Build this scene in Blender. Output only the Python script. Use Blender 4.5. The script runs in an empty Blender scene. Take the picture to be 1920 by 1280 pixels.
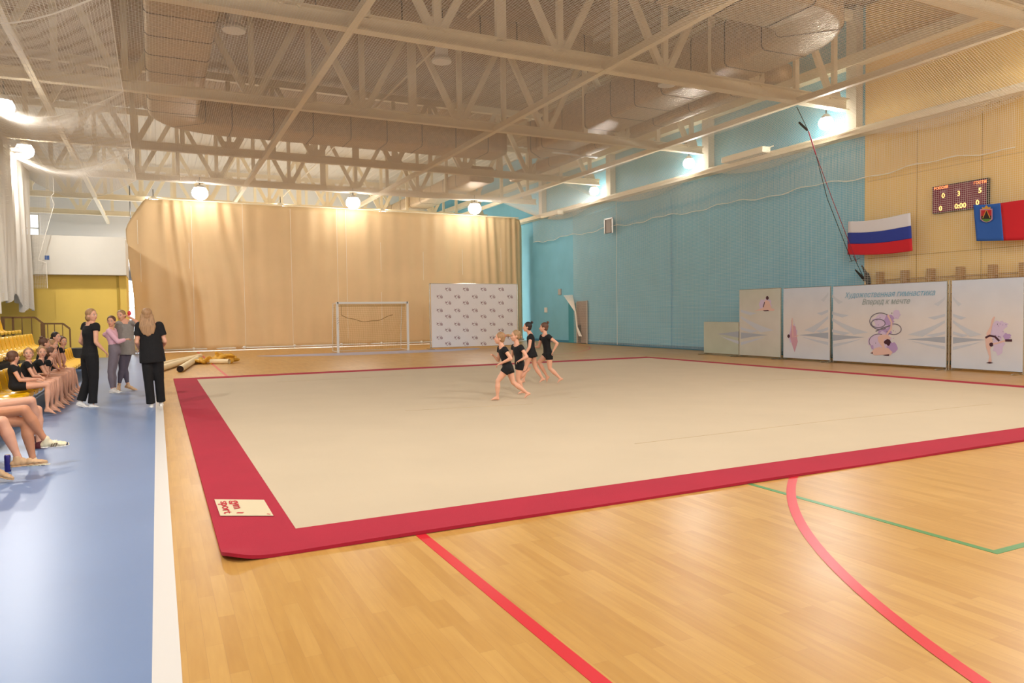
import bpy, bmesh, math, random
import numpy as np
from mathutils import Vector, Matrix
from mathutils.geometry import tessellate_polygon
random.seed(7); rng = np.random.RandomState(7)
S = bpy.context.scene
COL = S.collection
# ------------------------------------------------------------------ camera
W_, H_ = 1920, 1280
VP1 = np.array([294.4, 597.5]); VP2 = np.array([3700., 553.])
FPX = math.sqrt(-((VP1[0]-960)*(VP2[0]-960)+(VP1[1]-640)*(VP2[1]-640)))
_y = np.array([VP1[0]-960, -(VP1[1]-640), -FPX]); _y /= np.linalg.norm(_y)
_x = np.array([VP2[0]-960, -(VP2[1]-640), -FPX]); _x /= np.linalg.norm(_x)
_z = np.cross(_x, _y)
RW = np.array([_x, _y, _z])
CAM = np.array([0., 0., 1.45])
cd = bpy.data.cameras.new('camera'); cam = bpy.data.objects.new('camera', cd); COL.objects.link(cam)
cd.sensor_width = 36; cd.lens = FPX/W_*36; cd.clip_end = 200; cd.clip_start = .05
M = Matrix.Identity(4)
for i in range(3):
    for j in range(3): M[i][j] = RW[i, j]
    M[i][3] = CAM[i]
cam.matrix_world = M
S.camera = cam
# ------------------------------------------------------------------ world, lights, exposure
wd = bpy.data.worlds.new('world'); S.world = wd; wd.use_nodes = True
wd.node_tree.nodes['Background'].inputs[0].default_value = (1.0, .98, .95, 1)
wd.node_tree.nodes['Background'].inputs[1].default_value = 1.3
S.view_settings.view_transform = 'Standard'; S.view_settings.look = 'None'
S.view_settings.gamma = 1; S.view_settings.use_curve_mapping = False
S.view_settings.exposure = -0.47
LAMP_W = 260.0          # watts per lamp
LAMP_COL = (1.0, .98, .955)

def light(name, loc, w, size, rot=(0, 0, 0), col=LAMP_COL, parent=None, shape='DISK', sy=None):
    l = bpy.data.lights.new(name, 'AREA'); l.shape = shape; l.size = size
    if sy: l.size_y = sy
    l.energy = w; l.color = col
    o = bpy.data.objects.new(name, l); COL.objects.link(o)
    o.location = loc; o.rotation_euler = rot
    if parent: o.parent = parent
    return o
# ------------------------------------------------------------------ pixel -> place helpers
def ray(px, py): return RW @ np.array([px-960, -(py-640), -FPX])
def on(px, py, ax, v):
    d = ray(px, py); return CAM + (v-CAM[ax])/d[ax]*d
def g(px, py, z=0.): return on(px, py, 2, z)
def figure_plane(gx, gy):
    n = np.array([gx, gy, 0.]); n /= np.linalg.norm(n); r = math.hypot(gx, gy)
    def q(px, py, off=0.):
        d = ray(px, py); return CAM + (r+off)/(d @ n)*d
    return q
V = lambda *a: np.array(a, float)
def unit(v): v = np.array(v, float); return v/(np.linalg.norm(v)+1e-9)
# ------------------------------------------------------------------ materials
def lin(h):
    h = h.lstrip('#'); c = [int(h[i:i+2], 16)/255 for i in (0, 2, 4)]
    return tuple((x/12.92 if x <= .04045 else ((x+.055)/1.055)**2.4) for x in c)
MATS = {}
def mat(name, col, rough=.6, metal=0., noise=0., nscale=8., bump=0., bscale=60., emit=None, estr=0., spec=.5, stretch=None, sub=0.):
    if name in MATS: return MATS[name]
    m = bpy.data.materials.new(name); m.use_nodes = True; nt = m.node_tree; b = nt.nodes['Principled BSDF']
    c = lin(col) if isinstance(col, str) else col
    b.inputs['Base Color'].default_value = (*c, 1); b.inputs['Roughness'].default_value = rough
    b.inputs['Metallic'].default_value = metal; b.inputs['Specular IOR Level'].default_value = spec
    if sub: b.inputs['Subsurface Weight'].default_value = sub; b.inputs['Subsurface Radius'].default_value = (.02, .008, .004)
    if noise or bump:
        tc = nt.nodes.new('ShaderNodeTexCoord'); mp = nt.nodes.new('ShaderNodeMapping')
        nt.links.new(tc.outputs['Object'], mp.inputs[0])
        if stretch: mp.inputs['Scale'].default_value = stretch
    if noise:
        n = nt.nodes.new('ShaderNodeTexNoise'); n.inputs['Scale'].default_value = nscale; n.inputs['Detail'].default_value = 5
        nt.links.new(mp.outputs[0], n.inputs[0])
        r = nt.nodes.new('ShaderNodeValToRGB')
        r.color_ramp.elements[0].position = .3; r.color_ramp.elements[1].position = .7
        r.color_ramp.elements[0].color = (*[x*(1-noise) for x in c], 1); r.color_ramp.elements[1].color = (*[min(1, x*(1+noise)) for x in c], 1)
        nt.links.new(n.outputs[0], r.inputs[0]); nt.links.new(r.outputs[0], b.inputs['Base Color'])
    if bump:
        n2 = nt.nodes.new('ShaderNodeTexNoise'); n2.inputs['Scale'].default_value = bscale; n2.inputs['Detail'].default_value = 4
        nt.links.new(mp.outputs[0], n2.inputs[0])
        bp = nt.nodes.new('ShaderNodeBump'); bp.inputs['Strength'].default_value = bump; bp.inputs['Distance'].default_value = .02
        nt.links.new(n2.outputs[0], bp.inputs['Height']); nt.links.new(bp.outputs[0], b.inputs['Normal'])
    if emit:
        e = lin(emit) if isinstance(emit, str) else emit
        b.inputs['Emission Color'].default_value = (*e, 1); b.inputs['Emission Strength'].default_value = estr
    MATS[name] = m; return m
def wood_floor():
    m = bpy.data.materials.new('wood_floor'); m.use_nodes = True; nt = m.node_tree; b = nt.nodes['Principled BSDF']
    tc = nt.nodes.new('ShaderNodeTexCoord'); mp = nt.nodes.new('ShaderNodeMapping'); mp.inputs['Rotation'].default_value = (0, 0, math.pi/2)
    nt.links.new(tc.outputs['Object'], mp.inputs[0])
    br = nt.nodes.new('ShaderNodeTexBrick'); br.inputs['Scale'].default_value = 1
    br.inputs['Brick Width'].default_value = .62; br.inputs['Row Height'].default_value = .075; br.inputs['Mortar Size'].default_value = .0008
    br.inputs['Color1'].default_value = (*lin('#c99b54'), 1); br.inputs['Color2'].default_value = (*lin('#bc8c46'), 1); br.inputs['Mortar'].default_value = (*lin('#b5884c'), 1)
    nt.links.new(mp.outputs[0], br.inputs[0])
    mp2 = nt.nodes.new('ShaderNodeMapping'); mp2.inputs['Scale'].default_value = (14, 1.2, 1); nt.links.new(tc.outputs['Object'], mp2.inputs[0])
    n = nt.nodes.new('ShaderNodeTexNoise'); n.inputs['Scale'].default_value = 2.2; n.inputs['Detail'].default_value = 6; nt.links.new(mp2.outputs[0], n.inputs[0])
    mx = nt.nodes.new('ShaderNodeMix'); mx.data_type = 'RGBA'; mx.blend_type = 'MULTIPLY'; mx.inputs[0].default_value = .35
    r = nt.nodes.new('ShaderNodeValToRGB'); r.color_ramp.elements[0].position = .3; r.color_ramp.elements[0].color = (.72, .62, .5, 1); r.color_ramp.elements[1].position = .65; r.color_ramp.elements[1].color = (1, 1, 1, 1)
    nt.links.new(n.outputs[0], r.inputs[0]); nt.links.new(br.outputs[0], mx.inputs[6]); nt.links.new(r.outputs[0], mx.inputs[7]); nt.links.new(mx.outputs[2], b.inputs['Base Color'])
    n3 = nt.nodes.new('ShaderNodeTexNoise'); n3.inputs['Scale'].default_value = 1.3; nt.links.new(tc.outputs['Object'], n3.inputs[0])
    mr = nt.nodes.new('ShaderNodeMapRange'); mr.inputs['To Min'].default_value = .28; mr.inputs['To Max'].default_value = .40
    nt.links.new(n3.outputs[0], mr.inputs[0]); nt.links.new(mr.outputs[0], b.inputs['Roughness'])
    b.inputs['Specular IOR Level'].default_value = .5
    return m
WOOD = wood_floor()
M_BLUEF = mat('blue_sport_floor', '#7389ae', .34, noise=.05, nscale=.7)
M_WHITEL = mat('white_paint_line', '#d9d3cb', .35)
M_REDL = mat('red_paint_line', '#cf2430', .35)
M_GREENL = mat('green_paint_line', '#4b8a4f', .35)
M_LAV = mat('lavender_floor_paint', '#a3a6c0', .35)
M_BLUEW = mat('blue_wall_paint', '#82c4da', .75, noise=.04, nscale=1.2, bump=.05, bscale=30)
M_YELW = mat('ochre_wall_paint', '#f6d48a', .75, noise=.03, nscale=1.0, bump=.05, bscale=30)
M_YEL2 = mat('yellow_wall_paint', '#efca5e', .7, noise=.03, nscale=1.)
M_WHITEW = mat('pale_wall_paint', '#dcd6c8', .8, noise=.02, nscale=2.)
M_STEEL = mat('cream_steel_paint', '#f0e2c4', .5, noise=.03, nscale=3.)
M_DECK = mat('ceiling_deck_paint', '#a08258', .6, noise=.08, nscale=1.5); M_DECKLIT = mat('lit_deck_tone', '#e4dccc', .6)  # second one: paler deck copy with the far hall's brightness in its colour
M_FOIL = mat('foil_insulation', '#c2a884', .36, .45, noise=.14, nscale=7., bump=1.0, bscale=30)
M_TAPE = mat('dark_duct_tape', '#5e4a30', .6)
M_NET = mat('white_net_cord', '#f6efe2', .7)
M_ROPE = mat('white_rope', '#f8f2e6', .7)
M_CURT = mat('beige_tarpaulin', '#e6c595', .6, noise=.04, nscale=.8, bump=.08, bscale=3)
M_PIPE = mat('white_pipe', '#e8e4dc', .35)
M_CHROME = mat('brushed_steel', '#c8c2b4', .25, .9)
M_CARPET = mat('beige_carpet', '#c4b194', .95, noise=.025, nscale=1.1, bump=.25, bscale=220)
M_CARRED = mat('red_carpet', '#a5162f', .95, noise=.05, nscale=2., bump=.25, bscale=220)
M_BANW = mat('white_banner_print', '#f3ebe8', .6, noise=.015, nscale=2.)
M_LOGO = mat('maroon_print', '#7d2433', .6)
M_SEAT = mat('yellow_seat_plastic', '#f2b90c', .22, noise=.02, nscale=6.)
M_DARK = mat('dark_steel', '#2a2620', .6)
M_RAIL = mat('brown_railing', '#6b4a22', .5)
M_BLACK = mat('black_fabric', '#100e0f', .9, noise=.2, nscale=20, bump=.2, bscale=90)
M_GREYF = mat('grey_fabric', '#8d8780', .95, noise=.05, nscale=20, bump=.2, bscale=90)
M_LEGG = mat('grey_leggings', '#7a7078', .85, noise=.05, nscale=12)
M_PINKF = mat('pink_fabric', '#e2b0bd', .9, noise=.05, nscale=14)
M_SKIN = mat('skin', '#dba284', .55, noise=.05, nscale=14, sub=.1)
M_SKIN2 = mat('skin_tan', '#c88a66', .55, noise=.05, nscale=14, sub=.1)
M_SHOEW = mat('white_shoe', '#ece7df', .6)
M_CREAM = mat('cream_sneaker', '#e8dcb8', .6)
M_TAN = mat('tan_clog', '#c9a37a', .6)
M_EYE = mat('eye_dark', '#2c1c14', .3)
M_EYEW = mat('eye_white', '#e8e2dc', .3)
M_LIP = mat('lips', '#b4605a', .5)
HAIR = {k: mat('hair_'+k, v, .6, noise=.25, nscale=60, stretch=(1, 1, .15)) for k, v in dict(blond='#9c7650', dark='#241712', brown='#5e3d2a', light='#9c7a54').items()}
M_GLOW = mat('lamp_glow', '#ffffff', .5, emit=(1, .96, .9), estr=50)
# ------------------------------------------------------------------ mesh helpers
def link(name, me, parent=None, kind=None):
    o = bpy.data.objects.new(name, me); COL.objects.link(o)
    if parent: o.parent = parent
    if kind: o['kind'] = kind
    return o
def tag(o, label=None, cat=None, group=None, kind=None):
    if label: o['label'] = label
    if cat: o['category'] = cat
    if group: o['group'] = group
    if kind: o['kind'] = kind
    return o
def thing(name, label, cat, loc=(0, 0, 0), rz=0., group=None):
    o = bpy.data.objects.new(name, None); COL.objects.link(o); o.location = loc; o.rotation_euler = (0, 0, rz); o.empty_display_size = .1
    return tag(o, label, cat, group)
class MB:
    def __init__(s): s.v = []; s.f = []
    def add(s, vs, fs):
        n = len(s.v); s.v += [tuple(map(float, p)) for p in vs]; s.f += [tuple(i+n for i in f) for f in fs]; return s
    def box(s, x0, x1, y0, y1, z0, z1):
        return s.add([(x, y, z) for x in (x0, x1) for y in (y0, y1) for z in (z0, z1)],
                     [(0, 1, 3, 2), (4, 6, 7, 5), (0, 4, 5, 1), (2, 3, 7, 6), (0, 2, 6, 4), (1, 5, 7, 3)])
    def bar(s, a, b, w, h=None, up=(0, 0, 1)):
        a, b = V(*a), V(*b); d = unit(b-a); h = h or w
        u = np.cross(d, V(*up));
        if np.linalg.norm(u) < 1e-4: u = np.cross(d, V(0, 1, 0))
        u = unit(u); v = unit(np.cross(u, d))
        vs = [p+i*u*w/2+j*v*h/2 for p in (a, b) for i, j in ((-1, -1), (1, -1), (1, 1), (-1, 1))]
        return s.add(vs, [(0, 1, 2, 3), (7, 6, 5, 4), (0, 4, 5, 1), (1, 5, 6, 2), (2, 6, 7, 3), (3, 7, 4, 0)])
    def tube(s, pts, r, n=8, caps=True):
        pts = [V(*p) for p in pts]; rs = r if hasattr(r, '__len__') else [r]*len(pts)
        rings = []; pu = None
        for i, p in enumerate(pts):
            d = unit(pts[min(i+1, len(pts)-1)]-pts[max(i-1, 0)])
            if pu is None:
                pu = np.cross(d, V(0, 0, 1));
                if np.linalg.norm(pu) < .1: pu = np.cross(d, V(1, 0, 0))
            u = unit(pu-d*(pu@d)); pu = u; v = np.cross(d, u)
            rings.append([p+rs[i]*(math.cos(2*math.pi*k/n)*u+math.sin(2*math.pi*k/n)*v) for k in range(n)])
        return s.rings(rings, caps)
    def rings(s, rings, caps=True, closed=True):
        n = len(rings[0]); vs = [p for r in rings for p in r]; fs = []
        for i in range(len(rings)-1):
            for k in range(n if closed else n-1):
                k2 = (k+1) % n; fs.append((i*n+k, i*n+k2, (i+1)*n+k2, (i+1)*n+k))
        if caps: fs += [tuple(range(n))[::-1], tuple((len(rings)-1)*n+k for k in range(n))]
        return s.add(vs, fs)
    def ell(s, c, ax, n=12, m=8):
        c = V(*c); rg = []
        for i in range(1, m):
            t = math.pi*i/m; rg.append([c-ax[2]*math.cos(t)+math.sin(t)*(ax[0]*math.cos(2*math.pi*k/n)+ax[1]*math.sin(2*math.pi*k/n)) for k in range(n)])
        k0 = len(s.v); s.rings(rg, caps=False); b = len(s.v)
        s.v += [tuple(c-ax[2]), tuple(c+ax[2])]
        for k in range(n):
            s.f.append((b, k0+(k+1) % n, k0+k)); s.f.append((b+1, k0+(m-2)*n+k, k0+(m-2)*n+(k+1) % n))
        return s
    def ball(s, c, r, n=12, m=8): return s.ell(c, [V(r, 0, 0), V(0, r, 0), V(0, 0, r)], n, m)
    def cone(s, a, ra, b, rb, n=12):
        a, b = V(*a), V(*b); s.ball(a, ra, n); s.ball(b, rb, n); return s.tube([a, b], [ra, rb], n)
    def limb(s, a, b, prof, n=12):
        a, b = V(*a), V(*b); s.ball(a, prof[0][1], n); s.ball(b, prof[-1][1], n)
        return s.tube([a+(b-a)*t for t, _ in prof], [r for _, r in prof], n)
    def mesh(s, name, m=None, smooth=False):
        me = bpy.data.meshes.new(name); me.from_pydata(s.v, [], s.f); me.update()
        bm = bmesh.new(); bm.from_mesh(me); bmesh.ops.recalc_face_normals(bm, faces=bm.faces); bm.to_mesh(me); bm.free()
        if m: me.materials.append(m)
        if smooth: me.polygons.foreach_set('use_smooth', [True]*len(me.polygons))
        return me
    def build(s, name, m=None, parent=None, smooth=False, kind=None, bevel=0.):
        me = s.mesh(name, m, smooth)
        if bevel:
            bm = bmesh.new(); bm.from_mesh(me); bmesh.ops.bevel(bm, geom=bm.edges[:], offset=bevel, segments=2, affect='EDGES', profile=.5); bm.to_mesh(me); bm.free()
        return link(name, me, parent, kind)
    def shift(s, d):
        s.v = [(a+d[0], b+d[1], c+d[2]) for a, b, c in s.v]; return s
def fused(name, mb, m, parent, voxel=.008, smooth=4, org=(0, 0, 0)):
    me = mb.mesh(name); o = bpy.data.objects.new('tmp', me); COL.objects.link(o)
    r = o.modifiers.new('r', 'REMESH'); r.mode = 'VOXEL'; r.voxel_size = voxel
    if smooth: q = o.modifiers.new('s', 'SMOOTH'); q.factor = .5; q.iterations = smooth
    dg = bpy.context.evaluated_depsgraph_get(); ev = o.evaluated_get(dg)
    nm = bpy.data.meshes.new_from_object(ev); bpy.data.objects.remove(o); bpy.data.meshes.remove(me)
    nm.transform(Matrix.Translation([-x for x in org])); nm.name = name; nm.materials.clear(); nm.materials.append(m)
    nm.polygons.foreach_set('use_smooth', [True]*len(nm.polygons))
    return link(name, nm, parent)
def structure(name, mb, m, parent=None, **k):
    o = mb.build(name, m, parent, **k)
    if not parent: o['kind'] = 'structure'
    return o
def copy_tree(o, parent=None):
    c = o.copy(); COL.objects.link(c)
    if parent: c.parent = parent
    for ch in list(o.children): copy_tree(ch, c)
    return c
def poly(name, pts, m, parent=None):
    T = tessellate_polygon([[Vector(p) for p in pts]])
    me = bpy.data.meshes.new(name); me.from_pydata([tuple(map(float, p)) for p in pts], [], [tuple(t) for t in T]); me.materials.append(m)
    return link(name, me, parent)
def text_mesh(body, size, bold=0., shear=0.):
    """flat lettering: outlines of the built-in font, filled contour by contour"""
    c = bpy.data.curves.new('t', 'FONT'); c.body = body; c.size = size; c.shear = shear; c.fill_mode = 'NONE'
    c.align_x = 'CENTER'; c.align_y = 'CENTER'; c.resolution_u = 3
    o = bpy.data.objects.new('t', c); COL.objects.link(o)
    dg = bpy.context.evaluated_depsgraph_get(); me = bpy.data.meshes.new_from_object(o.evaluated_get(dg)); bpy.data.objects.remove(o)
    nb = {}
    for e in me.edges:
        a, b = e.vertices; nb.setdefault(a, []).append(b); nb.setdefault(b, []).append(a)
    seen = set(); LP = []
    for st_ in nb:
        if st_ in seen: continue
        l = [st_]; seen.add(st_); cur = st_
        while True:
            n = [x for x in nb[cur] if x not in seen]
            if not n: break
            cur = n[0]; seen.add(cur); l.append(cur)
        if len(l) > 2: LP.append(np.array([me.vertices[k].co[:2] for k in l]))
    def inside(q, L):
        x, y = q; r = False; n = len(L)
        for k in range(n):
            (x1, y1), (x2, y2) = L[k], L[k-1]
            if (y1 > y) != (y2 > y) and x < (x2-x1)*(y-y1)/(y2-y1)+x1: r = not r
        return r
    holes = {}; outer = []
    for i_, L in enumerate(LP):
        own = [k for k, Q in enumerate(LP) if k != i_ and Q[:, 0].min() <= L[:, 0].min() and Q[:, 0].max() >= L[:, 0].max() and all(inside(q, Q) for q in L)]
        if own: holes.setdefault(own[0], []).append(i_)
        else: outer.append(i_)
    # fill each contour group by fine horizontal strips (robust for overlapping contours)
    vs = []; fs = []; step = size/42.
    for n_, i_ in enumerate(outer):
        z = (n_ % 4)*.0004; ls = [LP[i_]]+[LP[h] for h in holes.get(i_, [])]; y = LP[i_][:, 1].min()-bold; y1 = LP[i_][:, 1].max()+bold; lo, hi = y+bold, y1-bold
        while y < y1:
            yc = min(max(y+step/2, lo+1e-5), hi-1e-5); xs = []
            for L in ls:
                for k in range(len(L)):
                    (xa, ya), (xb, yb) = L[k-1], L[k]
                    if (ya > yc) != (yb > yc): xs.append(xa+(yc-ya)/(yb-ya)*(xb-xa))
            xs.sort()
            for a, b in zip(xs[::2], xs[1::2]):
                k = len(vs); vs += [(a-bold, y, z), (b+bold, y, z), (b+bold, y+step, z), (a-bold, y+step, z)]; fs.append((k, k+1, k+2, k+3))
            y += step
    m2 = bpy.data.meshes.new('t'); m2.from_pydata(vs, [], fs); bpy.data.meshes.remove(me); return m2
def text_part(name, body, size, m, parent, origin, right, up, bold=0., shear=0., fit=None):
    me = text_mesh(body, size, bold, shear)
    xs = [v.co.x for v in me.vertices] or [0, 1]; sx = 1.
    if fit: sx = fit/(max(xs)-min(xs))
    r, u = Vector(right), Vector(up); nrm = r.cross(u)
    me.transform(Matrix(((r[0], u[0], nrm[0], origin[0]), (r[1], u[1], nrm[1], origin[1]), (r[2], u[2], nrm[2], origin[2]), (0, 0, 0, 1))) @ Matrix.Diagonal((sx, 1, 1, 1)))
    me.materials.clear(); me.materials.append(m); me.name = name
    return link(name, me, parent)
def ribbon(mb, pts, w, fr):
    """flat stroke on a plane; fr(u, v) -> 3d"""
    pts = [np.array(p, float) for p in pts]; L = []; R = []
    for i, p in enumerate(pts):
        d = unit(np.append(pts[min(i+1, len(pts)-1)]-pts[max(i-1, 0)], 0))[:2]; n = np.array([-d[1], d[0]])*w/2
        L.append(p+n); R.append(p-n)
    vs = [fr(*p) for p in L]+[fr(*p) for p in R]; k = len(pts)
    mb.add(vs, [(i, i+1, k+i+1, k+i) for i in range(k-1)])

# ================================================================== SETTING
XR = 18.4; YC = 34.3; ZC = 10.1
floor = structure('floor', MB().box(-9, 21, -4, 52, -.2, 0), WOOD)
def decal(name, x0, x1, y0, y1, z, m): return MB().box(x0, x1, y0, y1, .0, z).build(name, m, floor)
decal('blue_strip', -8.9, -.03, -4, 50, .0015, M_BLUEF)
decal('white_line', -.06, .05, -4, 50, .0025, M_WHITEL)
decal('red_line', 1.49, 1.56, -3, 34, .0025, M_REDL)
decal('far_floor_reflector', .05, 18.3, 34.6, 49.9, .0015, M_WHITEL)  # unseen pale sheet added so bounced light in the far hall turns whiter
decal('green_line', 4.40, 4.45, 2.53, 12, .002, M_GREENL)
decal('green_line', 4.40, 12, 2.50, 2.55, .0022, M_GREENL)
def arc_line(name, c, r, a0, a1, w, m, z=.0028):
    mb = MB(); n = 48; A = [a0+(a1-a0)*i/n for i in range(n+1)]
    vs = [(c[0]+(r+s*w/2)*math.cos(a), c[1]+(r+s*w/2)*math.sin(a), z) for s in (-1, 1) for a in A]
    mb.add(vs, [(i, i+1, n+2+i, n+1+i) for i in range(n)]); return mb.build(name, m, floor)
def circ(p, q, r):
    A = np.array([[2*(q[0]-p[0]), 2*(q[1]-p[1])], [2*(r[0]-p[0]), 2*(r[1]-p[1])]]); b = np.array([q@q-p@p, r@r-p@p])
    c = np.linalg.solve(A, b); return c, np.linalg.norm(p-c)
pa = [g(1485, 905)[:2], g(1545, 1040)[:2], g(1790, 1245)[:2]]
cc, rr = circ(*pa); a_ = [math.atan2(*(p-cc)[::-1]) for p in pa]
arc_line('red_line', cc, rr, a_[0]-(a_[2]-a_[0])*.12, a_[2]+(a_[2]-a_[0])*.8, .07, M_REDL)
arc_line('red_line', (9.4, 8.5), 6.0, -1.25, -.45, .05, M_REDL)
arc_line('red_line', (8.0, 30.5), 9.6, -1.2, -.15, .05, M_REDL)
# lavender goal area
mb = MB(); n = 24
mb.add([(7.9, 28.7, .002)]+[(7.9+4.6*math.cos(a), 28.7+2.1*math.sin(a), .002) for a in [math.pi+math.pi*i/n for i in range(n+1)]], [(0, i+1, i+2) for i in range(n)])
mb.build('goal_area_paint', M_LAV, floor)
# right wall: blue length and ochre length
wr = structure('wall_right', MB().box(XR, XR+.3, 14.2, 50, 0, ZC), M_BLUEW)
MB().box(XR-.06, XR, 22.9, 34.5, 0, 6.5).build('wall_panel', M_BLUEW, wr)
wo = structure('wall_right_near', MB().box(XR-.02, XR+.3, -4, 14.2, 0, ZC), M_YELW)
mb = MB()
for y in (12.6, 10.9, 8.3, 6.): mb.box(XR-.028, XR-.018, y, y+.02, .1, 6.3)
for z in (5.1, 2.9): mb.box(XR-.028, XR-.018, -4, 14.1, z, z+.015)
mb.build('wall_joint', mat('ochre_joint', '#cfa95c', .8), wo)
structure('baseboard_right', MB().box(XR-.1, XR, 14.2, 34.5, 0, .12).box(XR-.06, XR, -4, 14.2, 0, .1), mat('blue_baseboard', '#3f86a8', .6))
# ledge pipe along the wall and upper wall beams
structure('trim_1', MB().box(17.95, 18.35, -4, 50, 6.42, 6.52).tube([(17.98, -4, 6.55), (17.98, 50, 6.55)], .07, 8), M_STEEL)
structure('trim_2', MB().box(18.05, 18.38, -4, 50, 8.45, 8.75), M_STEEL)
for i, y in enumerate((8.6, 14.45, 20.6, 26.9, 33.2)):
    structure('trim_%d' % (3+i), MB().box(18.1, 18.38, y-.17, y+.17, 6.5, ZC), mat('pale_column', '#d9cfbb', .7))
# left wall, far wall, yellow gallery block
structure('wall_left', MB().box(-7.6, -7.3, -4, 50, 0, ZC), mat('pale_blue_wall', '#b8c3c0', .8))
wf = structure('wall_far', MB().box(-9, 21, 50, 50.3, 0, ZC), mat('far_wall_paint', '#e6e2dc', .8))
M_DAY = mat('daylight_glass', '#ffffff', .2, emit=(.80, .90, 1.0), estr=2.4)
def window(n, x0, x1, z0, z1, y=49.97, cols=1, rows=3):
    w = structure('window_%d' % n, MB().box(x0, x1, y-.02, y, z0, z1), M_DAY)
    fb = MB()
    for i in range(cols+1):
        x = x0+(x1-x0)*i/cols; fb.box(x-.05, x+.05, y-.1, y-.01, z0, z1)
    for i in range(rows+1):
        z = z0+(z1-z0)*i/rows; fb.box(x0, x1, y-.1, y-.01, z-.04, z+.04)
    fb.build('window_frame', M_PIPE, w)
    return w
window(1, -2.9, -1.0, .1, 5.2, cols=2, rows=5)
window(2, -6.9, -6.0, 6.0, 7.6, cols=1, rows=2)
window(3, 2, 5, 1.2, 5.2, cols=3, rows=2); window(4, 9, 12, 1.2, 5.2, cols=3, rows=2)
gb = structure('wall_gallery', MB().box(-7.3, -1.02, 31.5, 31.7, 0, 3.15).box(-1.25, -1.02, 31.7, 34.0, 0, 3.15), M_YEL2)
MB().box(-7.3, -1.0, 31.0, 34.2, 3.12, 4.54).build('gallery_parapet', M_WHITEW, gb)
MB().box(-1.35, -1.27, 31.46, 31.5, 0, 3.12).build('door_trim', mat('ochre_trim', '#b9982f', .6), gb)
# sticker on the parapet
p = on(88, 482, 1, 30.98); MB().box(p[0]-.07, p[0]+.07, 30.985, 31.0, p[2]-.09, p[2]+.06).build('blue_sticker', mat('blue_sticker', '#3f5f9a', .6), gb)
# ceiling: ribbed deck
mb = MB(); prof = []
x = -9.
while x < 21:
    prof += [(x, ZC), (x+.16, ZC), (x+.20, ZC+.04), (x+.36, ZC+.04)]; x += .40
for (a, b) in zip(prof[:-1], prof[1:]):
    mb.add([(a[0], -4, a[1]), (b[0], -4, b[1]), (b[0], 33.6, b[1]), (a[0], 33.6, a[1])], [(0, 1, 2, 3)])
mb.box(-9, 21, -4, 52, ZC+.1, ZC+.3)
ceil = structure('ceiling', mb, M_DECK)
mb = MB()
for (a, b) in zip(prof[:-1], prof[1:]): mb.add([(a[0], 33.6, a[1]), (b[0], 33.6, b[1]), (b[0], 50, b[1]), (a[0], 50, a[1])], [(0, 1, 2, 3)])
mb.build('lit_deck', M_DECKLIT, ceil)  # far deck coloured paler to look brightly lit

# ================================================================== ROOF STEEL
TY = [2.6, 8.7, 14.5, 20.6, 27.4, 33.4, 39.6, 45.6]
ZB = 7.2
names = ['steel roof truss above the near end of the hall', 'cream steel roof truss crossing the top right corner, nearest in view',
         'thick cream steel roof truss, second one into the hall', 'cream steel roof truss crossing mid hall, its webs seen whole',
         'cream roof truss just in front of the beige curtain', 'brightly lit roof truss right above the beige curtain',
         'roof truss seen past the curtain top, first behind it', 'last roof truss by the far end wall']
tri = {}
def truss(i, y):
    t = thing('roof_truss', names[i], 'truss', (5.4, y, ZB))
    def B(name, f):
        mb = MB(); f(mb); mb.shift((-5.4, -y, -ZB)); return mb.build(name, M_STEEL, t)
    cw = .26 if i < 3 else .2
    B('bottom_chord', lambda m: (m.box(-7.2, 17.95, y-.09, y+.09, ZB-.02, ZB+.0), m.box(-7.2, 17.95, y-.015, y+.015, ZB, ZB+cw), m.box(-7.2, 17.95, y-cw/2, y+cw/2, ZB+cw, ZB+cw+.03), m.box(-7.2, 17.95, y-cw/2, y+cw/2, ZB-.04, ZB-.01)))
    B('top_chord', lambda m: m.box(-7.2, 18.1, y-.1, y+.1, 9.75, 10.0))
    k = 0; x = -6.54
    while x < 17.9:
        w = .24 if abs(x-6.96) < .2 else .15
        B('vertical', lambda m: m.box(x-w/2, x+w/2, y-.05, y+.05, ZB+cw, 9.75))
        x += 1.5; k += 1
    x = -8.04+1.5+1.5*1
    nodes = [5.46+3.0*j for j in range(-4, 5)]
    for xn in nodes:
        for s in (-1, 1):
            if -7 < xn+s*1.5 < 18:
                B('diagonal', lambda m: m.bar((xn+s*.12, y, ZB+cw), (xn+s*1.38, y, 9.8), .17, .12, up=(0, 1, 0)))
        B('gusset', lambda m: m.add([(xn+dx, y+dy, z) for dy in (-.02, .02) for dx, z in ((-.28, ZB+cw), (.28, ZB+cw), (.2, ZB+cw+.26), (-.2, ZB+cw+.26))], [(0, 1, 2, 3), (7, 6, 5, 4), (0, 4, 5, 1), (1, 5, 6, 2), (2, 6, 7, 3), (3, 7, 4, 0)]))
    return t
for i, y in enumerate(TY): truss(i, y)
for i, (x, lab) in enumerate(((-2.45, 'leftmost long square roof brace running down the hall'), (3.63, 'second long square roof brace from the left'), (9.65, 'long square roof brace over the middle of the red bordered carpet'), (16.02, 'long square roof brace closest to the blue wall'))):
    o = MB().box(x-.075, x+.075, -3, 49.5, ZB-.06, ZB+.1).build('roof_brace', M_STEEL); tag(o, lab, 'brace', 'long roof braces')
# thin secondary tie rods
for i, (x, lab) in enumerate(((7.2, 'thin steel tie rod between the left and middle roof braces'), (12.6, 'thin steel tie rod beside the right hand foil duct'))):
    o = MB().tube([(x, -3, 8.9), (x, 49, 8.9)], .03, 6).build('tie_rod', M_STEEL); tag(o, lab, 'rod')

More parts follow.
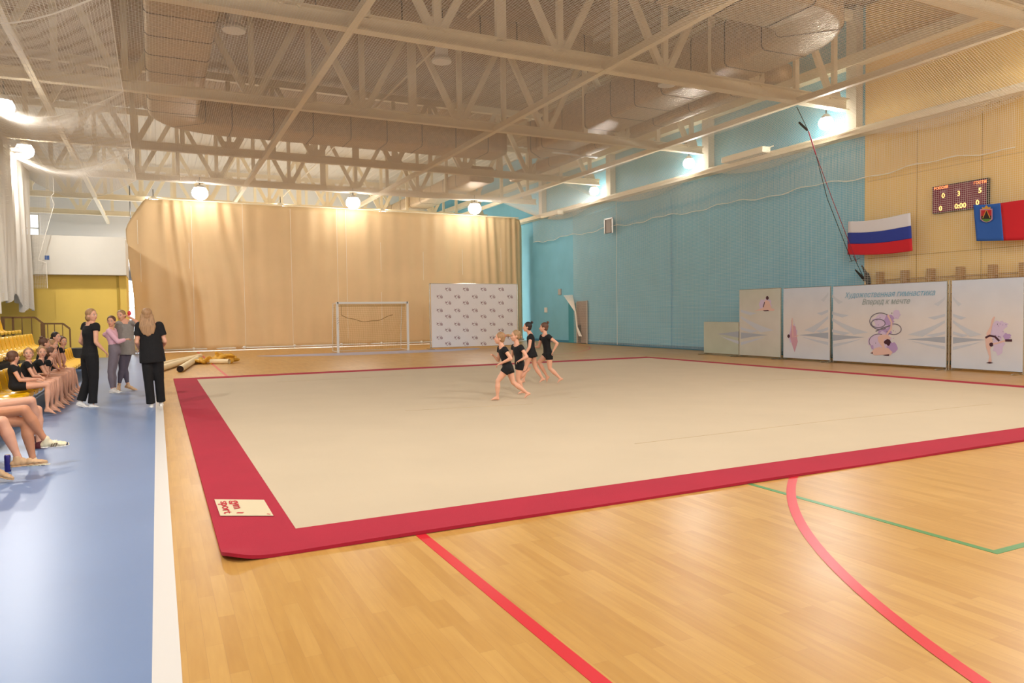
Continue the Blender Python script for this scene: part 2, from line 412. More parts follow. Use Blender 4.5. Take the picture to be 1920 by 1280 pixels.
# ================================================================== DUCTS
def rounded_rect(w, h, r=.12, n=3):
    pts = []
    for cx, cz, a0 in ((w/2-r, h/2-r, 0), (-w/2+r, h/2-r, 90), (-w/2+r, -h/2+r, 180), (w/2-r, -h/2+r, 270)):
        for k in range(n+1):
            a = math.radians(a0+90*k/n); pts.append((cx+r*math.cos(a), cz+r*math.sin(a)))
    return pts
def duct(name, label, path, w, h, seams=1.25, mseam=M_TAPE):
    P = [V(*p) for p in path]; t = thing(name, label, 'duct', tuple(P[0])); o0 = P[0]
    sec = rounded_rect(w, h)
    def ring(p, d, e=1.):
        u = unit(np.cross(d, V(0, 0, 1))); return [p+u*a*e+V(0, 0, 1)*b*e-o0 for a, b in sec]
    dist = 0; dense = []
    for a, b in zip(P[:-1], P[1:]):
        L = np.linalg.norm(b-a); n = max(1, int(L/.25)); dense += [a+(b-a)*k/n for k in range(n)]
    dense.append(P[-1]); D = [unit(dense[min(i+1, len(dense)-1)]-dense[max(0, i-1)]) for i in range(len(dense))]
    MB().rings([ring(p, d) for p, d in zip(dense, D)]).build('duct_body', M_FOIL, t, smooth=True)
    acc = 0.
    for i in range(1, len(dense)):
        acc += np.linalg.norm(dense[i]-dense[i-1])
        if acc > seams:
            acc = 0.; MB().rings([ring(dense[i]-D[i]*.018, D[i], 1.012), ring(dense[i]+D[i]*.018, D[i], 1.012)]).build('joint_band', mseam, t)
    return t
def corner(c, r, a0, a1, z, n=8): return [(c[0]+r*math.cos(math.radians(a0+(a1-a0)*k/n)), c[1]+r*math.sin(math.radians(a0+(a1-a0)*k/n)), z) for k in range(n+1)]
zc = 8.15
duct('ventilation_duct', 'big foil wrapped duct down the left side turning along the far row', [(.62, 1, zc), (.62, 10, zc), (.62, 24.2, zc)]+corner((2.1, 24.2), 1.48, 180, 90, zc)+[(8, 25.68, zc), (12.2, 25.68, zc)], 1.4, 1.15)
duct('ventilation_duct', 'shiny foil wrapped duct turning beside the blue wall at upper right', [(-1.5, 11.1, zc), (6, 11.1, zc), (12.0, 11.1, zc)]+corner((12.0, 12.7), 1.6, -90, 0, zc)+[(13.6, 18, zc), (13.6, 24.0, zc)]+corner((12.6, 24.0), 1.0, 0, 60, zc), 1.4, 1.15)
duct('ventilation_duct', 'flat tan duct crossing mid hall between the two middle trusses', [(1.4, 17.4, 8.75), (6, 17.4, 8.75), (10.9, 17.4, 8.75)], 1.0, .6, 1.0)
duct('ventilation_duct', 'narrow silver duct at right between foil duct and blue wall', [(15.0, 14, 7.75), (15.0, 20, 7.75), (15.0, 30, 7.75)], .55, .4, 1.6)
duct('ventilation_duct', 'foil duct seen beyond the curtain top at far right', [(13.6, 30.5, 7.9), (13.6, 40, 7.9), (13.6, 48, 7.9)], 1.2, .7, 1.5)
# cylindrical unlit fittings under the roof
for i, (px, py, lab) in enumerate(((438, 45, 'unlit white cylinder lamp hanging near the left foil duct'), (828, 105, 'unlit white cylinder lamp hanging above mid hall'), (1250, 150, 'small unlit ceiling lamp between the middle braces'))):
    p = on(px, py, 2, 7.75); t = thing('pendant_lamp', lab, 'lamp', (p[0], p[1], 7.6), group='unlit cylinder lamps under the roof')
    MB().tube([(0, 0, .12), (0, 0, .42)], .16, 16).build('housing', mat('white_lamp_body', '#e8e2d8', .4), t, smooth=False)
    MB().tube([(0, 0, 0), (0, 0, .05), (0, 0, .14)], [.24, .24, .17], 16).build('shade', MATS['white_lamp_body'], t)
    MB().tube([(0, 0, .4), (0, 0, 2.5)], .02, 6).build('rod', M_STEEL, t)
# fluorescent batten at far duct
a = on(1035, 285, 2, 7.56); b = on(1120, 295, 2, 7.56)
tag(MB().bar(a, b, .09, .06).build('batten_light', M_PIPE), 'thin white batten light under the far foil duct', 'lamp')

# ================================================================== LAMPS
def high_bay(loc, label, up=True, w=LAMP_W, r=.24, group=None, aim=0., aimy=0.):
    t = thing('high_bay_lamp', label, 'lamp', loc, group=group)
    MB().tube([(0, 0, r*.6+.0), (0, 0, r*.6+.12)], [r*.7, r*.3], 16).build('housing', M_PIPE, t)
    mb = MB(); mb.ell((0, 0, 0), [V(r*.9, 0, 0), V(0, r*.9, 0), V(0, 0, r*.8)], 16, 10); mb.build('lens', M_GLOW, t, smooth=True)
    MB().tube([(0, 0, r*.6+.1), (0, 0, r*.6+.45)], .02, 6).build('bracket', M_DARK, t)
    light('lamp_light', (-math.sin(aim)*(r+.05), math.sin(aimy)*(r+.05), -math.cos(aim)*(r+.04)), w, .5, rot=(aimy, -aim, 0), parent=t)
    return t
WL = [(8.75, 'glowing round lamp at the right frame edge over the ochre wall'), (15.35, 'glowing round lamp where the blue wall meets the ochre wall'), (21.45, 'glowing round lamp by the blue wall, second from the ochre wall'), (27.9, 'glowing round lamp by the blue wall close to the curtain')]
for y, lab in WL: high_bay((17.85, y-.25, 6.95), lab, group='lamps along the right wall', w=LAMP_W*1.9, aim=-.85)
for (px, py), lab in zip(((375, 362), (662, 380), (890, 391)), ('dazzling lamp over the left part of the curtain top', 'dazzling lamp over the middle of the curtain top', 'dazzling lamp over the right part of the curtain top')):
    p = on(px, py, 1, 33.2); high_bay((p[0], 33.2, p[2]), lab, r=.36, w=LAMP_W*.35, group='dazzling lamps above the curtain', aimy=-.9)
# unseen lamps added above and behind the camera to raise the general light
for i, (x, y) in enumerate([(x, y) for y in (-2.0, 5.2) for x in (-2, 4, 10, 16)]):
    if x == 16 and y == 5.2: continue
    high_bay((x, y, 7.0), 'added fill lamp above the camera end of the hall, %s of its group' % ['first', 'second', 'third', 'fourth', 'fifth', 'sixth', 'seventh', 'eighth'][i], w=LAMP_W*1.0, group='added fill lamps above the camera', aimy=.5)
for i, (x, y) in enumerate([(-4.0, 8.7), (-4.0, 14.5), (on(8, 200, 1, 20.5)[0], 20.5)]):
    high_bay((x, y, 6.95 if i < 2 else on(8, 200, 1, 20.5)[2]), ['glowing lamp at the left beyond the gathered net, nearest', 'glowing lamp at the left beyond the gathered net, middle', 'glowing lamp at the left beyond the gathered net, farthest'][i], group='lamps along the left side', w=LAMP_W*2.2, aim=.9)
p = on(15, 195, 1, 20.6)
for i, (x, y) in enumerate([(on(46, 283, 1, 27.6)[0], 27.6)]): high_bay((x, y, on(46, 283, 1, 27.6)[2]), 'bright lamp in the left corner above the white net', r=.3, group='lamps along the left side', w=LAMP_W*2.2, aim=.9)
for i, (x, y) in enumerate([(0, 39.6), (6, 39.6), (11.5, 39.6), (0, 45.6), (6, 45.6), (11.5, 45.6)]):
    high_bay((x, y, 7.2), 'lamp of the far hall behind the curtain, %s of its group' % ['first', 'second', 'third', 'fourth', 'fifth', 'sixth'][i], w=LAMP_W*2.2, group='lamps behind the curtain')

# ================================================================== NETS
def cords(mb, pts, r):
    pts = np.array(pts, float); d = np.gradient(pts, axis=0); d /= np.linalg.norm(d, axis=1)[:, None]+1e-9
    ref = V(0, 0, 1) if abs(d[0][2]) < .9 else V(1, 0, 0)
    u = np.cross(d, ref); u /= np.linalg.norm(u, axis=1)[:, None]+1e-9; v = np.cross(d, u)
    n = len(mb.v)
    for i in range(len(pts)):
        for k in range(3):
            a = 2*math.pi*k/3; mb.v.append(tuple(pts[i]+r*(math.cos(a)*u[i]+math.sin(a)*v[i])))
    for i in range(len(pts)-1):
        for k in range(3):
            k2 = (k+1) % 3; mb.f.append((n+3*i+k, n+3*i+k2, n+3*i+3+k2, n+3*i+3+k))
def net_z(x, y):
    # ceiling net height: tied up along the trusses, loose between and towards both sides
    ty = np.array(TY); j = np.searchsorted(ty, y)-1; j = int(np.clip(j, 0, len(ty)-2)); t = (y-ty[j])/(ty[j+1]-ty[j]); t = min(1, max(0, t))
    s = math.sin(math.pi*t)
    z = 7.14-.10*s
    if x < -.6:
        q = (x+4.6)/4.0; z -= .85*math.sin(math.pi*min(1, max(0, q)))*(1-.35*s)
    if x > 16.0:
        q = (x-16.0)/2.0; z -= (.62*q)*(1-.0*s)+.35*s*math.sin(math.pi*min(1, q)*.5)
    return z
PITCH = .055
RC = .0031
mb = MB()
for x in np.arange(-4.6, 18.0, PITCH):
    ys = np.arange(4.5, 33.4, .75 if -.6 < x < 16 else .55); cords(mb, [(x, y, net_z(x, y)) for y in ys], RC)
for y in np.arange(4.5, 33.4, PITCH):
    xs = list(np.linspace(-4.6, -.6, 12))+[4, 10, 16.0, 16.5, 17, 17.5, 18.0]; cords(mb, [(x, y, net_z(x, y)) for x in xs], RC)
cn = link('ceiling_net', (lambda me: (me.materials.append(M_NET), me)[1])((lambda m_: (m_.from_pydata(mb.v, [], mb.f), m_)[1])(bpy.data.meshes.new('ceiling_net'))))
tag(cn, 'fine white safety net stretched flat under the roof trusses', 'net', kind='stuff')
mb = MB()
for y in TY[1:6]: mb.tube([(x, y-.02, net_z(x, y)-.01) for x in np.linspace(-4.6, -.6, 15)], .014, 5)
mb.tube([(-.6, y, net_z(-.59, y)) for y in np.linspace(4.5, 33.4, 30)], .01, 5)
o = mb.build('hem_rope', M_ROPE, cn)
mb = MB()                                   # second loose layer over the seats side
for x in np.arange(-4.6, -.6, .05): cords(mb, [(x, y, net_z(x, y)-.06) for y in np.arange(4.5, 28, .55)], .0024)
for y in np.arange(4.5, 28, .05): cords(mb, [(x, y, net_z(x, y)-.06) for x in np.linspace(-4.6, -.6, 12)], .0024)
_m = bpy.data.meshes.new('net_fold'); _m.from_pydata(mb.v, [], mb.f); _m.materials.append(M_NET); link('net_fold', _m, cn, 'stuff')
def quick(mb, name, m): me = bpy.data.meshes.new(name); me.from_pydata(mb.v, [], mb.f); me.materials.append(m); return me
# right wall net
mb = MB(); NX = 18.12
for y in np.arange(2.0, 30.0, .05): cords(mb, [(NX, y, .06), (NX, y, 6.5)], .0026)
for z in np.arange(.06, 6.5, .05): cords(mb, [(NX, 2.0, z), (NX, 30., z)], .0026)
wn = tag(link('wall_net', quick(mb, 'wall_net', M_NET)), 'fine white net hanging in front of the blue and ochre wall', 'net', kind='stuff')
mb = MB()
mb.tube([(NX-.03, y, 5.22+.05*math.sin(y*1.7)+.03*math.sin(y*5.1)) for y in np.linspace(10.0, 34.0, 90)], .013, 5)
mb.tube([(NX-.01, 26.3, .05), (NX-.01, 26.3, 6.5)], .009, 5)
mb.build('net_rope', M_ROPE, wn)
mb = MB()                                   # doubled loose layer between the ledge and the wavy rope
for y in np.arange(10.0, 34.0, .05): cords(mb, [(NX-.03, y, 5.22+.05*math.sin(y*1.7)+.03*math.sin(y*5.1)), (NX-.06, y, 6.0), (NX-.1, y+.02, 6.6)], .0028)
for z in np.arange(5.25, 6.6, .05): cords(mb, [(NX-.045, 10., z), (NX-.045, 34., z)], .0028)
link('net_fold', quick(mb, 'net_fold', M_NET), wn, 'stuff')
# gathered net along the left
mb = MB()
def lx(y, z): return -4.0+.06*math.sin(y*5.2)+.03*math.sin(y*11.3+z)
def lb(y): return 2.35-.55*abs(math.sin((y-22)*.62))-.15*math.sin(y*2.9)
for y in np.arange(12.0, 30.8, .02): cords(mb, [(lx(y, z), y, z) for z in np.linspace(lb(y), 7.0, 6)], .0075)
for k in range(0, 100):
    ys = np.arange(12, 30.8, .14); cords(mb, [(lx(y, 3), y, lb(y)+(7.0-lb(y))*k/100) for y in ys], .0028)
for y in np.arange(12.0, 30.8, .03): cords(mb, [(lx(y, z)-.12, y, z) for z in np.linspace(lb(y)+.3, 7.0, 4)], .008)
ln = tag(link('side_net', quick(mb, 'side_net', M_NET)), 'dense gathered white net hanging above the yellow seats', 'net', kind='stuff')
mb = MB(); mb.tube([(-4.03, 12, 7.0), (-4.03, 30.8, 7.0)], .02, 6); mb.build('net_rail', M_ROPE, ln)
mb = MB()                                   # loose end piece in front of the gallery
def ex(z): return -3.75+(.55 if z > 6 else .55*(1-abs(z-5.6)/2.0)) if z > 3.6 else -3.75+.25
for x in np.arange(-3.9, -3.0, .05):
    zs = [z for z in np.arange(2.6, 7.0, .1) if x < ex(z)]
    if len(zs) > 1: cords(mb, [(x, 30.6, zs[0]), (x, 30.6, zs[-1])], .0026)
for z in np.arange(2.6, 7.0, .05): cords(mb, [(-3.9, 30.6, z), (ex(z), 30.6, z)], .0026)
mb.tube([(ex(z), 30.6, z) for z in np.arange(2.6, 7.0, .1)], .012, 5)
tag(link('net_end', quick(mb, 'net_end', M_NET)), 'loose end of white net beside the pale gallery parapet', 'net', kind='stuff')

# ================================================================== CURTAIN
ct = thing('dividing_curtain', 'tall beige tarpaulin curtain hung across the hall', 'curtain', (8.4, YC, 0))
def fold(x, z):
    f = .03*math.sin(x*1.9)+.022*math.sin(x*4.7+.4)*(.4+.6*z/6.5)+.02*math.sin(x*9.3+1)
    # strong gathers at the left and right thirds, fanning downwards
    for xc, amp, fan, kf in ((.9, .16, .25, 9.), (2.6, .15, .38, 7.), (15.5, .12, .12, 9.), (17.2, .10, .05, 12.)):
        xx = (x-xc-(6.5-z)*fan*.4)/(.6+(6.5-z)*fan*.25); f += .45*amp*math.exp(-xx*xx)*math.sin(kf*xx)
    f += .03*math.sin(x*2.2)*math.sin(z*.7+x)*.5
    return f
mb = MB(); NXC, NZC = 300, 26; x0, x1 = -.95, 18.0
rows = []
for j in range(NZC+1):
    r = []
    for i in range(NXC+1):
        u = i/NXC; x = x0+(x1-x0)*u
        top = 6.52-.0*u
        if u < .035: top = 5.2+1.3*(u/.035)**.8
        if u > .955: top = 6.52-.95*((u-.955)/.045)**2.4
        z = .03+(top-.03)*j/NZC
        y = fold(x, z); back = max(0, (u-.965)/.035); y += back**2*1.0
        xl = .12*math.sin(z*.9)*(1-u)**8
        r.append((x-8.4+xl+.0, y, z))
    rows.append(r)
mb.rings(rows, caps=False, closed=False)
cl = mb.build('curtain_cloth', M_CURT, ct, smooth=True)
sm = cl.modifiers.new('s', 'SOLIDIFY'); sm.thickness = .006
MB().tube([(-9.3, -.02, .10), (9.2, -.02, .10)], .035, 8).build('bottom_pipe', M_PIPE, ct, smooth=True)
MB().tube([(-8.6, .05, 6.56), (9.0, .05, 6.56)], .03, 8).build('top_rail', M_STEEL, ct)
for px in (458, 363, 640, 552, 790, 870, 715):
    p = on(px, 650, 1, YC); o = MB().ball((p[0]-8.4, -.04, .11), .075, 10, 6).build('pipe_joint', M_PIPE, ct, smooth=True)
for px, z0, z1 in ((458, .2, 6.5), (363, .4, 6.3), (357, 3.6, 4.7), (547, .2, 6.4), (633, .3, 6.5), (714, 3.6, 5.0), (714, 1.0, 2.6), (793, 3.2, 4.6), (866, 3.5, 4.8), (938, 3.7, 4.9), (266, 3.0, 4.2), (262, 4.6, 5.6), (650, .4, 6.5)):
    p = on(px, 560, 1, YC); mb = MB(); n = 12
    mb.tube([(p[0]-8.4, min(-.13, fold(p[0], z)-.03)-.02, z) for z in np.linspace(z0, z1, n)], .007, 4); mb.build('hanging_cord', M_ROPE, ct)

# ================================================================== CARPET
cp = thing('gymnastics_carpet', 'large square beige gymnastics carpet with a wide red border', 'carpet', (7, 11.7, 0))
X0, X1, Y0, Y1 = .31, 14.17, 4.5, 18.93; xi0, xi1, yi0, yi1 = .8, 13.8, 4.97, 18.33
mb = MB(); TH = .022
def rp(x, y): return (x-7, y-11.7)
N = 60
# border as a ring of quads with a lifted near left corner
def lift(x, y):
    d = math.hypot(x-X0, y-Y0); return .04*math.exp(-(d/.16)**2)+.004*math.sin(x*2.1+y)*math.exp(-(y-Y0)*3)
def strip(ax0, ax1, ay0, ay1, nx, ny):
    V_ = []; F_ = []
    for j in range(ny+1):
        for i in range(nx+1):
            x = ax0+(ax1-ax0)*i/nx; y = ay0+(ay1-ay0)*j/ny
            if x < X0+.14 and y < Y0+.14:            # rounded corner
                dx, dy = X0+.14-x, Y0+.14-y; m = max(dx, dy); d = math.hypot(dx, dy)
                if d > 1e-6: x = X0+.14-dx*m/d*1.; y = Y0+.14-dy*m/d*1.
            V_.append((x-7, y-11.7, TH+lift(x, y)))
    nb = len(V_)
    for v in list(V_): V_.append((v[0], v[1], max(.001, v[2]-TH)))
    for j in range(ny):
        for i in range(nx):
            a = j*(nx+1)+i; F_.append((a, a+1, a+nx+2, a+nx+1)); F_.append((nb+a, nb+a+nx+1, nb+a+nx+2, nb+a+1))
    per = [i for i in range(nx+1)]+[j*(nx+1)+nx for j in range(1, ny+1)]+[ny*(nx+1)+i for i in range(nx-1, -1, -1)]+[j*(nx+1) for j in range(ny-1, 0, -1)]
    for a, b in zip(per, per[1:]+per[:1]): F_.append((a, nb+a, nb+b, b))
    mb.add(V_, F_)
strip(X0, xi0, Y0, yi0, 14, 14); strip(xi0, X1, Y0, yi0, 80, 3); strip(X0, xi0, yi0, Y1, 3, 80)
strip(xi1, X1, yi0, Y1, 2, 8); strip(xi0, xi1, yi1, Y1, 8, 2)
mb.build('red_border', M_CARRED, cp)
MB().box(xi0-7, xi1-7, yi0-11.7, yi1-11.7, .001, TH+.001).build('beige_field', M_CARPET, cp)
M_SEAM = mat('carpet_seam', '#b7a078', .95)
for a, b in (((1190, 832), (1560, 788)), ((1560, 788), (1860, 757)), ((1375, 716), (1560, 707)), ((1068, 745), (1085, 745)), ((520, 716), (760, 704)), ((760, 770), (1000, 757))):
    A_, B_ = g(*a, TH), g(*b, TH); MB().bar((A_[0]-7, A_[1]-11.7, TH+.0015), (B_[0]-7, B_[1]-11.7, TH+.0015), .008, .003).build('seam', M_SEAM, cp)
LB = [g(402, 937, TH), g(495, 938, TH), g(513, 968, TH), g(413, 968, TH)]
lab = poly('white_label_patch', [(p[0]-7, p[1]-11.7, TH+.006) for p in LB[::-1]], mat('cream_label', '#d0bf9c', .9), cp)
ctr = sum(LB)/4; xr = unit(LB[1]-LB[0]); yd = unit(LB[3]-LB[0])
# words read turned: text runs towards the camera
tr = (float(-yd[0])*-1, float(-yd[1])*-1, 0); tr = tuple(unit(V(0, -1, 0))); tu = (1, 0, 0)
w0 = LB[0]
M_LBR = mat('label_red', '#b5222f', .9)
def onlab(u, v): p = (LB[0]*(1-u)+LB[1]*u)*(1-v)+(LB[3]*(1-u)+LB[2]*u)*v; return (p[0]-7, p[1]-11.7, TH+.0075)
text_part('label_text', 'sport', .085, M_LBR, lab, onlab(.17, .50), tr, tu, bold=.003, fit=.40)
text_part('label_text', 'gym', .085, M_LBR, lab, onlab(.40, .34), tr, tu, bold=.003, fit=.28)
MB().bar(onlab(.34, .84), onlab(.46, .84), .025, .0015).build('label_dash', M_LBR, lab)
MB().bar(onlab(.9, .9), onlab(.95, .93), .01, .002).build('label_dash', M_LBR, lab)

# ================================================================== PRESS WALL WITH MONOGRAMS
YB = 28.8; bx0, bx1, bz0, bz1 = 10.4, 14.45, .08, 2.78
pw = thing('press_wall', 'white photo backdrop printed with rows of small maroon monograms', 'backdrop', ((bx0+bx1)/2, YB, 0)); cxp = (bx0+bx1)/2
MB().box(bx0-cxp, bx1-cxp, -.01, .01, bz0, bz1).build('printed_sheet', M_BANW, pw)
mb = MB()
for z in (bz0, bz1): mb.tube([(bx0-cxp-.05, .03, z), (bx1-cxp+.05, .03, z)], .022, 8)
for x in (bx0-cxp-.05, bx1-cxp+.05): mb.tube([(x, .03, 0), (x, .03, bz1)], .022, 8)
mb.build('tube_frame', M_CHROME, pw)
for x in (bx0-cxp-.05, bx1-cxp+.05): MB().bar((x, -.45, .02), (x, .45, .02), .05, .03).build('foot', M_CHROME, pw)
lg = MB(); fr = lambda u, v: (u, 0, v)
A = lambda c, r, a0, a1, n=14: [(c[0]+r*math.cos(math.radians(a0+(a1-a0)*k/n)), c[1]+r*math.sin(math.radians(a0+(a1-a0)*k/n))) for k in range(n+1)]
ribbon(lg, [(-.145, .075), (-.09, .0)], .013, fr); ribbon(lg, [(-.15, -.01), (-.115, .03), (-.08, .055)], .015, fr)
ribbon(lg, A((-.045, -.005), .055, 60, 290), .013, fr); ribbon(lg, A((.06, 0), .055, 0, 360, 20), .013, fr)
ribbon(lg, [(.035, .03), (.075, -.02), (.12, -.05)], .013, fr); ribbon(lg, A((.06, 0), .022, 0, 360, 8), .012, fr)
for u in (-.02, .05): ribbon(lg, [(u-.008, .09), (u+.008, .09)], .02, fr)
lme = lg.mesh('monogram', M_LOGO)
lpx = lambda px, py: on(px, py, 1, YB-.02)
for r in range(9):
    nn = 4 if r % 2 == 0 else 5
    for k in range(nn):
        if r % 2 == 0: px = 841+k*33.1; py = 541+r*12.75
        else: px = 825+k*33.0; py = 555+(r-1)*12.8
        p = lpx(px, py+1.5)
        if r == 8: pass
        o = link('monogram', lme, pw); o.location = (p[0]-cxp, -.013, p[2]-0.0)

# ================================================================== GOAL
gt = thing('futsal_goal', 'white framed small football goal with tan net before the curtain', 'goal', (7.93, 28.9, 0))
hw, gh = 1.46, 2.03
for s, l in ((-1, 'left'), (1, 'right')): MB().box(s*hw-.04, s*hw+.04, -.04, .04, 0, gh).build('post', M_PIPE, gt)
MB().box(-hw, hw, -.04, .04, gh-.08, gh).build('crossbar', M_PIPE, gt)
for s in (-1, 1):
    MB().tube([(s*hw, .04, gh-.04), (s*hw, .75, gh-.06), (s*hw, .95, .9), (s*hw, 1.0, .03), (s*hw, .04, .03)], .018, 6).build('side_frame', M_PIPE, gt)
MB().tube([(-hw, 1.0, .03), (hw, 1.0, .03)], .018, 6).build('back_bar', M_PIPE, gt)
MB().add([(-hw-.041, -.05, z) for z in (1.25, 1.31)]+[(-hw+.03, -.045, z) for z in (1.31, 1.25)], [(0, 1, 2, 3)])
for k, z in enumerate((1.18, 1.28, 1.38)): MB().bar((-hw-.035, -.043, z-.03), (-hw+.035, -.043, z+.03), .018, .006).build('post_mark', M_DARK, gt)
mb = MB(); NB = lambda x, t: (x+.02*math.sin(t*9+x*3), .06+.9*min(1, t*1.3)+.03*math.sin(x*5), gh-.06-(gh-.1)*max(0, (t-.25)/.75) if t > .25 else gh-.06-.1*math.sin(math.pi*t/.25)-.02)
for x in np.arange(-hw, hw+.01, .075): cords(mb, [NB(x, t) for t in np.linspace(0, 1, 14)], .0034)
for t in np.linspace(0, 1, 34): cords(mb, [NB(x, t) for x in np.linspace(-hw, hw, 14)], .0034)
for s in (-1, 1):
    for y in np.arange(.08, .95, .09): cords(mb, [(s*hw, y, .05), (s*hw, y, gh-.08)], .002)
    for z in np.arange(.1, gh, .09): cords(mb, [(s*hw, .05, z), (s*hw, .95, z)], .002)
link('goal_net', quick(mb, 'goal_net', mat('tan_cord', '#b58f4c', .8)), gt, 'stuff')
mb = MB(); mb.tube([(x, .9, 1.5-.28*math.sin(math.pi*(x+1.1)/2.2)+.02*math.sin(x*9)) for x in np.linspace(-1.1, 1.1, 24)], .012, 5); mb.build('sagging_cord', mat('brown_cord', '#8a6434', .8), gt)
MB().tube([(-1.1, .88, gh-.1), (-1.1, .88, 1.5)], .008, 4).build('sagging_cord', MATS['brown_cord'], gt)

# ================================================================== TUBES AND CLOTH PILE
M_CARD = mat('cream_tube', '#e6cfa2', .6, noise=.04, nscale=5)
def roll(label, a, b, r):
    a = g(*a); b = g(*b); c = (a+b)/2; t = thing('cardboard_tube', label, 'tube', (c[0], c[1], 0), group='long cream tubes on the floor')
    A_ = V(a[0]-c[0], a[1]-c[1], r); B_ = V(b[0]-c[0], b[1]-c[1], r)
    MB().tube([A_, B_], r, 14, caps=False).build('tube_wall', M_CARD, t, smooth=True)
    d = unit(B_-A_); mb = MB(); mb.tube([A_+d*.01, A_+d*.3], r*.86, 14, caps=True); mb.build('hollow_shade', mat('hollow_shade_tone', '#2a1608', .9), t)  # solid dark plug stands for the shade inside the open end
roll('cream tube lying on the floor with its dark open end towards the camera', (338, 698), (371, 676), .09)
roll('cream tube on the floor reaching behind the woman in black', (290, 700), (362, 677), .09)
roll('cream tube farthest from the camera beside the cloth pile', (296, 690), (376, 671), .08)
roll('cream tube half under the ochre cloth pile', (366, 682), (430, 682), .08)
pc = g(408, 681); t = thing('cloth_pile', 'crumpled ochre yellow cloth heaped on the floor by the tubes', 'cloth', (pc[0], pc[1], 0))
mb = MB()
for k in range(30):
    a = rng.uniform(-1, 1); h = rng.uniform(.05, .30)*(1-.75*abs(a-.25)); c = V(a*.6, rng.uniform(-.2, .25), max(.06, h))
    ax = unit(rng.uniform(-1, 1, 3)); b1 = unit(np.cross(ax, V(.3, .2, 1))); b2 = np.cross(ax, b1)
    mb.ell(c, [ax*rng.uniform(.12, .2), b1*rng.uniform(.08, .14), b2*rng.uniform(.05, .08)], 10, 6)
fused('crumpled_cloth', mb.shift((0, 0, .03)), mat('ochre_cloth', '#d29a2a', .7, noise=.15, nscale=9, bump=.6, bscale=18), t, .02, 1)

# ================================================================== RIGHT HAND BANNERS
XB = 16.7
def mist(seed, y0, y1, flip=False):
    """misty lake print: procedural"""
    m = bpy.data.materials.new('misty_lake_print'); m.use_nodes = True; nt = m.node_tree; b = nt.nodes['Principled BSDF']; b.inputs['Roughness'].default_value = .65
    return m
def print_mat(name, top, mid):
    m = bpy.data.materials.new(name); m.use_nodes = True; nt = m.node_tree; b = nt.nodes['Principled BSDF']; b.inputs['Roughness'].default_value = .65
    tc = nt.nodes.new('ShaderNodeTexCoord'); sp = nt.nodes.new('ShaderNodeSeparateXYZ'); nt.links.new(tc.outputs['Object'], sp.inputs[0])
    mr = nt.nodes.new('ShaderNodeMapRange'); mr.inputs['From Min'].default_value = 0; mr.inputs['From Max'].default_value = 2.1; nt.links.new(sp.outputs['Z'], mr.inputs[0])
    r = nt.nodes.new('ShaderNodeValToRGB'); e = r.color_ramp.elements; e[0].position = 0; e[0].color = (*lin(top), 1); e[1].position = 1; e[1].color = (*lin(top), 1)
    for pos, c in ((.38, mid), (.55, mid)): q = e.new(pos); q.color = (*lin(c), 1)
    n = nt.nodes.new('ShaderNodeTexNoise'); n.inputs['Scale'].default_value = 1.5; nt.links.new(tc.outputs['Object'], n.inputs[0])
    mx = nt.nodes.new('ShaderNodeMix'); mx.data_type = 'RGBA'; mx.blend_type = 'SOFT_LIGHT'; mx.inputs[0].default_value = .3
    nt.links.new(mr.outputs[0], r.inputs[0]); nt.links.new(r.outputs[0], mx.inputs[6]); nt.links.new(n.outputs[0], mx.inputs[7]); nt.links.new(mx.outputs[2], b.inputs['Base Color'])
    return m
PM1 = print_mat('misty_blue_print', '#cfd6e2', '#dfd8d4'); PM2 = print_mat('misty_grey_print', '#c5c6b8', '#d2cdc4'); PM3 = print_mat('misty_green_print', '#b9c1ae', '#bfc3b2')
M_MT = [mat('mist_mountain_a', '#c0c5ce', .7), mat('mist_mountain_b', '#c8ccd3', .7), mat('mist_mountain_c', '#a9afba', .7), mat('mist_mountain_d', '#c5cad3', .7)]
M_PSK = mat('print_skin', '#e3bdb0', .7); M_PSK2 = mat('print_pink', '#cf9fb0', .7); M_PV = mat('print_violet', '#b79ac8', .7); M_PV2 = mat('print_lilac', '#d3c0da', .7); M_PD = mat('print_dark', '#46202e', .7); M_PG = mat('print_grey_line', '#77707c', .7)
LK = {}
def banner(label, pxs, y0, y1, z1, pm):
    """y0 far end, y1 near end (y1<y0)"""
    t = thing('standing_banner', label, 'banner', (XB, (y0+y1)/2, 0), group='printed banner panels along the wall'); cy = (y0+y1)/2; hw_ = (y0-y1)/2
    MB().box(-.008, .008, -hw_, hw_, .06, z1).build('printed_sheet', pm, t)
    mb = MB()
    for z in (.05, z1): mb.tube([(.02, -hw_-.0, z), (.02, hw_, z)], .016, 8)
    for y in (-hw_, hw_): mb.tube([(.02, y, 0), (.02, y, z1)], .016, 8)
    mb.build('tube_frame', M_CHROME, t)
    for y in (-hw_+.05, hw_-.05): MB().bar((-.3, y, .015), (.3, y, .015), .045, .025).build('foot', M_CHROME, t)
    return t, cy
LAY = [.0]
LC = [0]
def depth(lay):
    LC[0] = (LC[0]+1) % 11; return -.009-.0014*lay-.00012*LC[0]
def shape(t, cy, pts, m, name='print_shape', lay=1):
    """pts in photo pixels on the banner plane"""
    P = [on(px, py, 0, XB-.01) for px, py in pts]
    d = depth(lay); return poly(name, [(d, p[1]-cy, p[2]) for p in P], m, t)
def stroke(t, cy, pts, w, m, lay=4, name='print_line'):
    P = [on(px, py, 0, XB-.01) for px, py in pts]; mb = MB(); d = depth(lay); ribbon(mb, [(p[1]-cy, p[2]) for p in P], w, lambda u, v: (d, u, v)); return mb.build(name, m, t)
